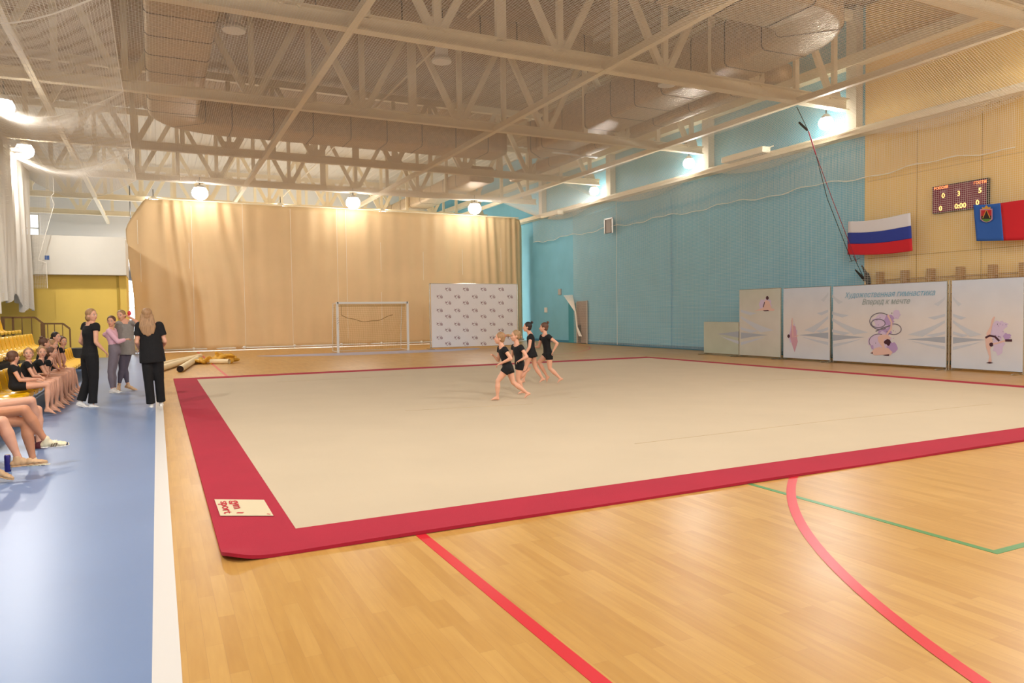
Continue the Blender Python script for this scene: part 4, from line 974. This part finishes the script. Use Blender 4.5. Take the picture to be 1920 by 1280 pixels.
def hair(root, org, c, s, f, u, k, color, style, gdir=None):
    mb = MB(); m = HAIR[color]
    mb.ell(c+u*.040*k-f*.021*k, [s*.083*k, f*.092*k, u*.088*k], 18, 14)
    mb.ell(c-u*.012*k-f*.042*k, [s*.074*k, f*.058*k, u*.066*k], 14, 10)
    if style == 'bob':
        mb.ell(c-u*.035*k-f*.035*k, [s*.088*k, f*.07*k, u*.078*k], 14, 10)
    if style == 'long':
        g_ = unit(gdir if gdir is not None else V(0, 0, -1)); a = c-f*.045*k
        for q in np.linspace(-1, 1, 9):
            p0 = a+s*q*.068*k-u*.01*k; p1 = a+s*q*.10*k+g_*.2*k-f*.035*k; p2 = a+s*q*.082*k+g_*(.36-.05*abs(q)+.02*math.sin(q*13))*k-f*.05*k
            mb.cone(p0, .034*k, p1, .03*k, 8); mb.cone(p1, .03*k, p2, .010*k, 8)
    o = fused('hair', mb, m, root, .008, 2, org)
    if style in ('bun', 'topbun', 'sidebun'):
        b = c+(u*.118-f*.10)*k if style == 'bun' else c+(u*.13-f*.055)*k if style == 'topbun' else c+(-u*.02-f*.12)*k
        mb = MB()
        for j in range(7):
            a_ = j*2*math.pi/7; ax = unit(b-c); e1 = unit(np.cross(ax, s+.01)); e2 = np.cross(ax, e1); mb.ball(b+(e1*math.cos(a_)+e2*math.sin(a_))*.017*k, .02*k, 8, 6)
        mb.ball(b, .028*k); fused('hair_bun', mb, m, o, .006, 1, org)
    if style == 'pony':
        b = c+u*.06*k-f*.10*k; g_ = gdir if gdir is not None else unit(-f*.8-V(0, 0, .5)); mb = MB(); mb.ball(b, .026*k)
        for q in (-1, 0, 1): mb.cone(b, .022*k, b+(g_*.06+s*q*.012)*k, .026*k, 8); mb.cone(b+(g_*.06+s*q*.012)*k, .026*k, b+(g_*.14+s*q*.02-V(0, 0, .02))*k, .008*k, 8)
        fused('ponytail', mb, m, o, .007, 1, org)
        MB().tube([b-unit(b-c)*.004*k-org, b+unit(b-c)*.012*k-org], .03*k, 10).build('hair_tie', mat('pink_tie', '#c0607a', .6), o)
    return o
def person(label, J, k, org, face, up=(0, 0, 1), hk=None, skin=None, hr=('blond', 'bun'), outfit='leotard', bw=1., lw=1., group=None, hands=None, shoes=None, badge=False, bust=0., vox=.0075, top=None, bottom=None, hairg=None):
    """J: dict of joints hL hR sL sR eL eR wL wR kL kR aL aR tL tR hd"""
    org = V(*org); skin = skin or M_SKIN; hk = hk or k
    root = thing('person', label, 'person', tuple(org), group=group)
    J = {a: V(*b) for a, b in J.items()}
    hc = (J['hL']+J['hR'])/2; sc = (J['sL']+J['sR'])/2; hs = unit(J['hL']-J['hR']); ss = unit(J['sL']-J['sR'])
    sp = unit(sc-hc); sc2 = sc+sp*.06*k; J['sL'] = J['sL']+sp*.018*k; J['sR'] = J['sR']+sp*.018*k
    mb = MB(); torso(mb, hc, sc2, hs, ss, k, bw=bw, bust=bust)
    hd = J['hd']-sp*.014*k; f = unit(face); u = unit(V(*up))
    for q in 'LR': mb.cone(sc2+sp*.035*k+(J['s'+q]-sc)*.12, .036*k, J['s'+q]+sp*.004*k-(J['s'+q]-sc)*.12, .040*k)
    mb.limb(sc2-sp*.02*k, hd-u*.05*hk-f*.012*hk, [(0, .062*k*lw), (.5, .052*k*lw), (1, .05*k*lw)])
    s, f, u = head(mb, hd, f, u, hk)
    TH_ = [(0, .080*k*lw), (.25, .078*k*lw), (.6, .064*k*lw), (.9, .052*k*lw), (1, .050*k*lw)]; CA = [(0, .049*k*lw), (.15, .048*k*lw), (.33, .055*k*lw), (.6, .043*k*lw), (.85, .031*k*lw), (1, .031*k*lw)]
    UA = [(0, .047*k*lw), (.4, .041*k*lw), (1, .035*k*lw)]; FA = [(0, .035*k*lw), (.25, .037*k*lw), (.7, .028*k*lw), (1, .023*k*lw)]
    for q in 'LR':
        if outfit != 'torso_hidden':
            mb.limb(sc2-sp*.035*k+(J['s'+q]-sc)*.5, J['s'+q], [(0, .05*k), (1, .048*k*lw)]); mb.limb(J['s'+q], J['e'+q], UA); mb.limb(J['e'+q], J['w'+q], FA)
            d = unit(J['w'+q]-J['e'+q]); hh = (hands or {}).get(q, {})
            hand(mb, J['w'+q], hh.get('d', d), V(*hh.get('pn', (0, 0, -1)))+.01, k*1.0, hh.get('curl', .6), hh.get('side', 1 if q == 'L' else -1))
        mb.limb(J['h'+q], J['k'+q], TH_); mb.limb(J['k'+q], J['a'+q], CA)
        if not shoes: foot(mb, J['a'+q], J['t'+q], k, J['a'+q]-J['k'+q])
    fused('body', mb, skin, root, vox, 5, org)
    face_parts(root, org, hd, s, f, u, hk, hr[0] if hr[0] in ('dark', 'brown') else 'brown')
    hair(root, org, hd, s, f, u, hk, hr[0], hr[1], hairg)
    inf = .011
    def up_(P, r=1., extra=0.): return [(t, rr*r+extra) for t, rr in P]
    def part_limb(m_, a, b, P, t, extra):   # clothed first part of a limb
        a = V(*a); b = a+(V(*b)-a)*t; PP = [(x/t, r_+extra) for x, r_ in P if x < t]+[(1, np.interp(t, [x for x, _ in P], [r_ for _, r_ in P])+extra)]; m_.ball(a, PP[0][1], 12); m_.tube([a+(b-a)*x for x, _ in PP], [r_ for _, r_ in PP], 14)
    if outfit in ('leotard', 'skirt'):
        m_ = MB(); torso(m_, hc, sc2, hs, ss, k, inf, -.2, .95, bw)
        for q in 'LR':
            m_.limb(sc2-sp*.05*k+(J['s'+q]-sc)*.45, J['s'+q], [(0, .056*k), (1, .054*k*lw)]); part_limb(m_, J['s'+q], J['e'+q], UA, .34, .012)
            part_limb(m_, J['h'+q], J['k'+q], TH_, .36 if outfit == 'leotard' else .3, .012)
        if outfit == 'skirt':
            rg = []
            for t, w, d_ in ((.3, .13, .10), (.1, .165, .125), (-.12, .19, .155), (-.22, .2, .165)):
                s_, f_ = frame(hs, sp); c = hc+sp*np.linalg.norm(sc-hc)*t; rg.append([c+s_*w*k*math.cos(2*math.pi*i/20)*(1+.03*math.sin(i*2.5))+f_*d_*k*math.sin(2*math.pi*i/20) for i in range(20)])
            m_.rings(rg)
        lo = fused('leotard', m_, M_BLACK, root, .009, 3, org)
        if badge:
            s_, f_ = frame(ss, sp); c = hc+sp*np.linalg.norm(sc-hc)*.74+s_*badge*k+f_*(.094*k*bw+inf+.006)
            MB().tube([c-org-f_*.002, c-org+f_*.004], .024, 12).build('round_badge', mat('pink_badge', '#e8a8a0', .6), lo)
    if outfit in ('tee_trousers', 'top_leggings'):
        tr = outfit == 'tee_trousers'; m_ = MB()
        ex = .028 if top[1] == 'loose' else .013
        torso(m_, hc, sc2, hs, ss, k, ex, -.1 if top[1] == 'loose' else .10, .95, bw, bust=bust)
        if top[1] == 'loose':
            s_, f_ = frame(hs, sp); L_ = np.linalg.norm(sc-hc)
            m_.rings([[hc+sp*L_*t+s_*(w*k+ex)*math.cos(2*math.pi*i/24)*(1+.025*math.sin(i*3.1+t*9))+f_*(d_*k+ex)*math.sin(2*math.pi*i/24) for i in range(24)] for t, w, d_ in ((.75, .14, .09), (.45, .145, .095), (.15, .162, .112), (-.12, .172, .122), (-.2, .172, .122))])
        sl = top[2]
        for q in 'LR':
            m_.limb(sc2-sp*.05*k+(J['s'+q]-sc)*.45, J['s'+q], [(0, .06*k), (1, .057*k)])
            if sl <= 1: part_limb(m_, J['s'+q], J['e'+q], up_(UA, 1.1), sl, .012+ex*.4)
            else:
                part_limb(m_, J['s'+q], J['e'+q], up_(UA, 1.1), 1., .01); part_limb(m_, J['e'+q], J['w'+q], up_(FA, 1.1), .93, .009)
        fused('top', m_, top[0], root, .010, 3, org)
        m_ = MB(); torso(m_, hc, sc2, hs, ss, k, .014, -.2, .36, bw)
        for q in 'LR':
            if tr:
                P1 = [(0, .104*k), (.3, .100*k), (1, .078*k)]; P2 = [(0, .074*k), (.3, .073*k), (.7, .070*k), (1, .073*k)]
                m_.limb(J['h'+q], J['k'+q], P1); b = J['a'+q]+unit(J['a'+q]-J['k'+q])*.0; part_limb(m_, J['k'+q], b, P2, .98, 0.)
            else:
                m_.limb(J['h'+q], J['k'+q], up_(TH_, 1.04, .008)); part_limb(m_, J['k'+q], J['a'+q], up_(CA, 1., .008), .93, 0.)
        fused('trousers' if tr else 'leggings', m_, bottom, root, .010, 3, org)
    if outfit == 'shorts':
        m_ = MB(); torso(m_, hc, sc2, hs, ss, k, .016, -.1, .95, bw, bust=bust)
        for q in 'LR': m_.limb(sc2-sp*.05*k+(J['s'+q]-sc)*.45, J['s'+q], [(0, .06*k), (1, .057*k)]); part_limb(m_, J['s'+q], J['e'+q], UA, .45, .018)
        fused('top', m_, top[0], root, .011, 3, org)
        m_ = MB(); torso(m_, hc, sc2, hs, ss, k, .02, -.2, .3, bw)
        for q in 'LR': part_limb(m_, J['h'+q], J['k'+q], TH_, bottom[1], .016)
        fused('shorts', m_, bottom[0], root, .010, 3, org)
    if shoes:
        for q in 'LR':
            o, heel, ax, upv, sd, L = shoe(shoes[1], J['a'+q], J['t'+q], k, shoes[0], root, org, shoes[3] if len(shoes) > 3 else J['a'+q]-J['k'+q], sole=shoes[2])
            if shoes[1] == 'sneaker':
                for g_ in (-1, 1):
                    mk = MB(); of = sd*g_*.046*k
                    def sp_(a, b): return heel+ax*L*a+upv*b*k+of-org
                    for a in (.34, .43, .54): mk.bar(sp_(a-.03, -.016), sp_(a+.04, .018), .011, .004)
                    mk.bar(sp_(.33, -.014), sp_(.42, -.014), .008, .004); mk.bar(sp_(.46, .016), sp_(.57, .018), .008, .004)
                    mk.build('side_mark', M_BROWNM, o)
                MB().ell(heel+ax*L*.965-upv*.012*k-org, [sd*.032*k, upv*.016*k, ax*.02*k], 12, 6).build('toe_cap', M_NAVY, o)
                lc = MB()
                for t in (.42, .5, .58): lc.bar(heel+ax*L*t+upv*.034*k-sd*.016*k-org, heel+ax*L*t+upv*.034*k+sd*.016*k-org, .006, .004)
                lc.build('laces', M_SHOEW, o)
    return root
M_BROWNM = mat('brown_leather_mark', '#5a3c28', .6); M_NAVY = mat('navy_rubber', '#30344e', .6)
def Z0(p, z): p = V(*p); p[2] = z; return p

# ---- runners
def runner(label, G, px, hr, up, outfit='leotard', k=.74, hairg=None, face_px=(-1, .06), badge=False, hands=None, gz=None, face=None):
    q = figure_plane(*G); d = q(0, 590)-q(100, 590); d[2] = 0; lf = unit(d)         # image left
    J = {n: q(*v) for n, v in px.items()}
    for a in ('tL', 'tR'):
        if J[a][2] < .06: J[a][2] = .045
    fc = face if face is not None else lf+V(0, 0, face_px[1])
    return person(label, J, k, (G[0], G[1], 0), fc, up, hk=.90, hr=hr, outfit=outfit, bw=1.0, lw=1.12, badge=badge, hands=hands, hairg=hairg)
wx = .085
runner('girl in black leotard running in front, light hair in a ponytail', tuple(g(940, 752)[:2]), dict(
    hd=(936.5, 633.5), sL=(946.5, 656, -.11), sR=(938, 654, .11), eL=(958, 672, -.17), wL=(938, 681.5, -.10), eR=(934.5, 675.5, .15), wR=(927.5, 668.5, .10),
    hL=(951, 690, -.075), hR=(954.5, 691, .075), kL=(933.5, 714, -.08), aL=(932.5, 744, -.08), tL=(919.5, 752, -.09), kR=(962, 716.5, .06), aR=(989.5, 737.5, .06), tR=(982, 748.5, .05)),
    ('blond', 'pony'), (-.05, 0, 1), hairg=unit(V(.9, -.44, .1)))
runner('girl in black leotard running second, fair hair in a small low bun', tuple(g(972, 741)[:2]), dict(
    hd=(966, 629), sL=(976.5, 652, -.10), sR=(963.5, 651, .11), eL=(988, 669, -.16), wL=(975.5, 675, -.17), eR=(960, 667, .14), wR=(955, 674, .10),
    hL=(974.5, 684, -.07), hR=(974, 683, .07), kL=(971, 710, -.08), aL=(981, 733, -.05), tL=(970, 738, -.05), kR=(974, 708, .10), aR=(989, 694, .10), tR=(996, 689, .10)),
    ('light', 'sidebun'), (0, 0, 1), face=unit(V(-.95, .1, 0)))
runner('dark haired girl in black skirted leotard running third with top bun', tuple(g(998, 723)[:2]), dict(
    hd=(988.5, 612.5), sL=(995.5, 631, -.06), sR=(994, 630, .10), eL=(992.5, 651, -.13), wL=(983.5, 665.5, -.16), eR=(1001.5, 645, .14), wR=(997, 651.5, .02),
    hL=(995, 662, -.07), hR=(998, 662, .07), kL=(986, 687, -.06), aL=(981.5, 711, -.06), tL=(973, 720, -.07), kR=(1003.5, 688, .08), aR=(1017.5, 709.5, .08), tR=(1010, 716.5, .07)),
    ('dark', 'bun'), (.03, 0, 1), outfit='skirt', k=.76)
runner('tallest running girl in black leotard, last in line before the blue wall', tuple(g(1033, 721)[:2]), dict(
    hd=(1019.5, 613.5), sL=(1028.5, 632, -.12), sR=(1016.5, 632, .09), eL=(1045, 643.5, -.18), wL=(1037.5, 657.5, -.17), eR=(1010.5, 650, .16), wR=(1003.5, 650.5, .05),
    hL=(1029.5, 665, -.07), hR=(1026, 664, .07), kR=(1010.5, 679, .04), aR=(1025.5, 705, .06), tR=(1024, 718, .06), kL=(1031, 690, -.06), aL=(1051, 709.5, -.06), tL=(1044, 720, -.06)),
    ('brown', 'bun'), (-.03, 0, 1), k=.76, face=unit(V(-.85, .5, -.05)), badge=.04)

# ---- standing women
def woman(label, G, px, hr, face, **kw):
    q = figure_plane(*G); J = {n: q(*v) for n, v in px.items()}
    return person(label, J, kw.pop('k', .97), (G[0], G[1], 0), face, hk=kw.pop('hk', .97), hr=hr, vox=.009, **kw)
woman('woman in black top and trousers looking right, hair tied back', tuple(g(172, 762)[:2]), dict(
    hd=(172, 590), sR=(179.5, 613.5, -.10), sL=(160.5, 612.5, .16), eR=(180, 641.5, -.18), wR=(194, 656, -.16), eL=(151, 640, .16), wL=(163, 651, .24),
    hR=(172.5, 668, -.05), hL=(163.5, 667, .10), kR=(176, 709, -.07), aR=(173.5, 757, -.10), tR=(189, 763.5, -.10), kL=(164, 712, .06), aL=(152, 752, .02), tL=(168, 763.5, -.05)),
    ('blond', 'bob'), (.6, -.55, 0), outfit='tee_trousers', top=(M_BLACK, 'fit', .3), bottom=M_BLACK, shoes=(M_SHOEW, 'slipper', M_SHOEW), bust=.02)
woman('young woman in pink long sleeved top and grey leggings', tuple(g(215, 736)[:2]), dict(
    hd=(208.5, 601.5), sR=(204.5, 622.5, -.07), sL=(213.5, 621, .14), eR=(221, 640.5, -.16), wR=(235, 636.5, -.05), eL=(196.5, 627, .20), wL=(206, 634, .26),
    hR=(213.5, 659, -.07), hL=(217, 659, .09), kR=(207, 697, -.07), aR=(210.5, 729, -.08), tR=(228, 737, -.08), kL=(212, 697, .08), aL=(215, 728, .06), tL=(230, 735, .06)),
    ('brown', 'sidebun'), (-.25, -1, -.05), outfit='top_leggings', top=(M_PINKF, 'fit', 2), bottom=M_LEGG, shoes=(M_SHOEW, 'slipper', M_SHOEW), k=.92, hk=.95, bust=.02)
woman('young woman in loose grey t-shirt raising one hand to her hair', tuple(g(236, 732)[:2]), dict(
    hd=(227.5, 590.5), sR=(223, 609.5, -.02), sL=(246, 608, .02), eL=(258, 604.5, -.12), wL=(245.5, 595.5, -.06), eR=(217, 629, .10), wR=(206, 626, .18),
    hR=(228, 655, -.0), hL=(240, 655, .03), kR=(228.5, 690, -.0), aR=(223.5, 720, .0), tR=(221.5, 731, -.2), kL=(234, 690, .03), aL=(239, 719, .03), tL=(257, 730, -.05)),
    ('light', 'sidebun'), (-.45, -1, -.1), up=(-.15, 0, 1), outfit='top_leggings', top=(M_GREYF, 'loose', .8), bottom=mat('dark_leggings', '#57505c', .85), shoes=(M_TAN, 'clog', M_TAN), k=.97)
woman('woman seen from behind with long blonde hair, black t-shirt and trousers', tuple(g(284, 763)[:2]), dict(
    hd=(275.5, 589.5), sL=(262, 613, 0), sR=(298.5, 612.5, 0), eL=(256.5, 641, -.03), wL=(263, 657, .20), eR=(309.5, 640, -.02), wR=(303.5, 652, .22),
    hL=(277, 668, .02), hR=(294, 668, .0), kL=(278.5, 712, -.0), aL=(283, 757.5, .0), tL=(281, 765, .20), kR=(298.5, 710, .03), aR=(302, 753.5, .08), tR=(303, 760.5, .27)),
    ('blond', 'long'), (.05, 1, -.1), outfit='tee_trousers', top=(M_BLACK, 'loose', .62), bottom=M_BLACK, shoes=(M_SHOEW, 'slipper', M_SHOEW), hairg=V(.03, -.05, -1))

# ---- seated girls along the front row
def seated(label, px, py, y, hr, face, k=.74, lean=.0, legs=(0., 0.), knee=.42, hx=None, badge=False, arms=0, spread=.09, badge_s=.05, hipx=-1.93):
    h = on(px, py, 1, y); hip = V(hipx, y, .47); S_ = V(lerp(hip[0], h[0], .82), lerp(y, h[1], .8), h[2]-.165)
    J = dict(hd=h); k2 = k
    for q, s in (('L', 1), ('R', -1)):
        J['h'+q] = hip+V(0, s*.07, 0); J['s'+q] = S_+V(0, s*.115, 0)
        kn = V(-1.93+knee+hx if hx else -1.93+knee, y+s*spread+legs[0], .475); J['k'+q] = kn
        J['a'+q] = V(kn[0]+legs[1]+.02*s, kn[1]+.02*s, .115); J['t'+q] = J['a'+q]+V(.13, .01*s, -.085)
        if arms == 0: J['e'+q] = S_+V(.05, s*.155, -.19); J['w'+q] = kn+V(-.15, -s*.03, .10)
        elif arms == 1: J['e'+q] = S_+V(.09, s*.14, -.18); J['w'+q] = V(kn[0]-.16, y+s*.03, .56)
        else: J['e'+q] = S_+V(-.02, s*.15, -.19); J['w'+q] = V(kn[0]-.26, y+s*.11, .55)
    return person(label, J, k2, (-1.8, y, 0), face, hk=.86, hr=hr, outfit='leotard', bw=1.0, lw=1.0, badge=badge_s if badge else False, hands={'L': dict(pn=(0, 0, -1), curl=.35), 'R': dict(pn=(0, 0, -1), curl=.35)})
seated('nearest seated girl in black on a yellow seat, head turned away', 25, 669, 12.95, ('brown', 'sidebun'), (.75, .75, -.1), arms=1, k=.78)
seated('second seated girl in black, round face turned up towards the camera side', 54, 663, 13.45, ('blond', 'bun'), (.15, -1, .18), arms=1, legs=(0, .0))
seated('third seated girl in black with a headband, facing the camera, hands joined', 79.5, 660, 13.95, ('light', 'bun'), (.25, -1, 0), arms=1, knee=.44, badge=True, badge_s=.07)
seated('seated girl in profile just behind the third one, brown hair', 97.5, 661, 14.45, ('brown', 'pony'), (1, -.15, -.05), arms=2, legs=(0, .04))
seated('seated girl mostly hidden, only her dark top bun and hair showing', 84, 643, 14.95, ('brown', 'topbun'), (.9, .3, 0), arms=2)
seated('seated fair haired girl in profile leaning forward, middle of the row', 99, 646, 15.45, ('blond', 'bun'), (1, -.3, -.1), arms=0)
seated('dark haired girl seated near the far end of the row', 106, 631.5, 15.95, ('dark', 'sidebun'), (.85, -.6, 0), arms=0, k=.78)
seated('last seated girl of the row, face towards the camera', 119, 640, 16.45, ('brown', 'bun'), (.5, -.9, 0), arms=0, legs=(0, .05))

# ---- seated adults cut by the left frame edge
def adult(label, y, hip, kn, an, toe, shoes, skin, top, bottom, hr, head_at, face=(1, .6, 0)):
    hip = V(*hip); S_ = hip+V(-.10, 0, .47); J = dict(hd=V(*head_at) if head_at else S_+V(.03, 0, .25))
    for q, s in (('L', 1), ('R', -1)):
        J['h'+q] = hip+V(0, s*.09, 0); J['s'+q] = S_+V(0, s*.17, 0); J['e'+q] = S_+V(.08, s*.21, -.27); J['w'+q] = hip+V(.24, s*.06, .15)
        J['k'+q] = V(*kn[q]); J['a'+q] = V(*an[q]); J['t'+q] = V(*toe[q])
    return person(label, J, 1.0, (hip[0], y, 0), face, skin=skin, hr=hr, outfit='shorts', top=top, bottom=bottom, shoes=shoes, vox=.008, lw=1.02)
qa = figure_plane(-1.0, 8.55); qc = figure_plane(-1.1, 9.6); qb = figure_plane(-1.28, 7.9)
adult('seated adult with crossed bare legs in cream sneakers, at the left edge', 8.75, (-1.92, 8.75, .47),
      dict(R=qa(47, 790, .0), L=qa(46, 768, -.06)), dict(R=qa(62, 862, .0), L=qa(83, 822, .0)), dict(R=qa(107, 873, -.02), L=qa(126, 829, .02)),
      (M_CREAM, 'sneaker', M_SHOEW), M_SKIN2, (mat('lilac_top', '#a48fb5', .9), 'fit', .4), (mat('dark_shorts', '#26222a', .9), .25), ('dark', 'bun'), None)
adult('seated adult with pale crossed legs and dark red shoes behind the sneakers', 9.7, (-1.95, 9.7, .47),
      dict(L=qc(70, 768, .02), R=qc(58, 751, -.10)), dict(L=qc(73, 828, .05), R=qc(72, 815, .12)), dict(L=qc(98, 845, .05), R=qc(92, 830, .16)),
      (mat('dark_red_shoe', '#5a1f22', .6), 'shoe', M_DARK), M_SKIN, (M_GREYF, 'fit', .4), (M_DARK, .2), ('brown', 'bob'), None)
adult('seated adult in white shorts and tan clogs, legs cut by the frame edge', 7.95, (-1.95, 7.95, .47),
      dict(L=qb(4, 790, .0), R=qb(-18, 800, -.1)), dict(L=qb(34, 858, .0), R=qb(-10, 872, -.12)), dict(L=qb(84, 862, .0), R=qb(24, 893, -.14)),
      (M_TAN, 'clog', M_TAN, V(.05, 0, -1)), M_SKIN, (M_SHOEW, 'fit', .4), (M_SHOEW, .5), ('brown', 'bob'), None)
p = g(15, 884); cn_ = thing('drink_can', 'slim violet and silver drink can on the floor by the clogs', 'can', (p[0], p[1], 0))
MB().tube([(0, 0, 0), (0, 0, .008), (0, 0, .15), (0, 0, .162)], [.022, .027, .027, .022], 16).build('can_body', mat('violet_metal', '#3a3580', .3, .6), cn_, smooth=True)
MB().tube([(0, 0, .16), (0, 0, .166)], .022, 16).build('can_top', M_CHROME, cn_); MB().bar((.026, -.012, .02), (.026, -.012, .14), .014, .004).build('silver_flash', M_CHROME, cn_)
p = figure_plane(*tuple(g(236, 732)[:2]))(242.5, 587, -.06); t = thing('hair_clip', 'small red hair clip held up in the hand of the woman in grey', 'clip', tuple(p))
MB().ell((0, 0, 0), [V(.035, 0, 0), V(0, .02, 0), V(0, 0, .05)], 10, 8).build('clip_shell', mat('red_plastic', '#d8323a', .4), t, smooth=True); MB().bar((-.03, 0, -.05), (.02, 0, -.12), .014).build('clip_arm', MATS['red_plastic'], t)
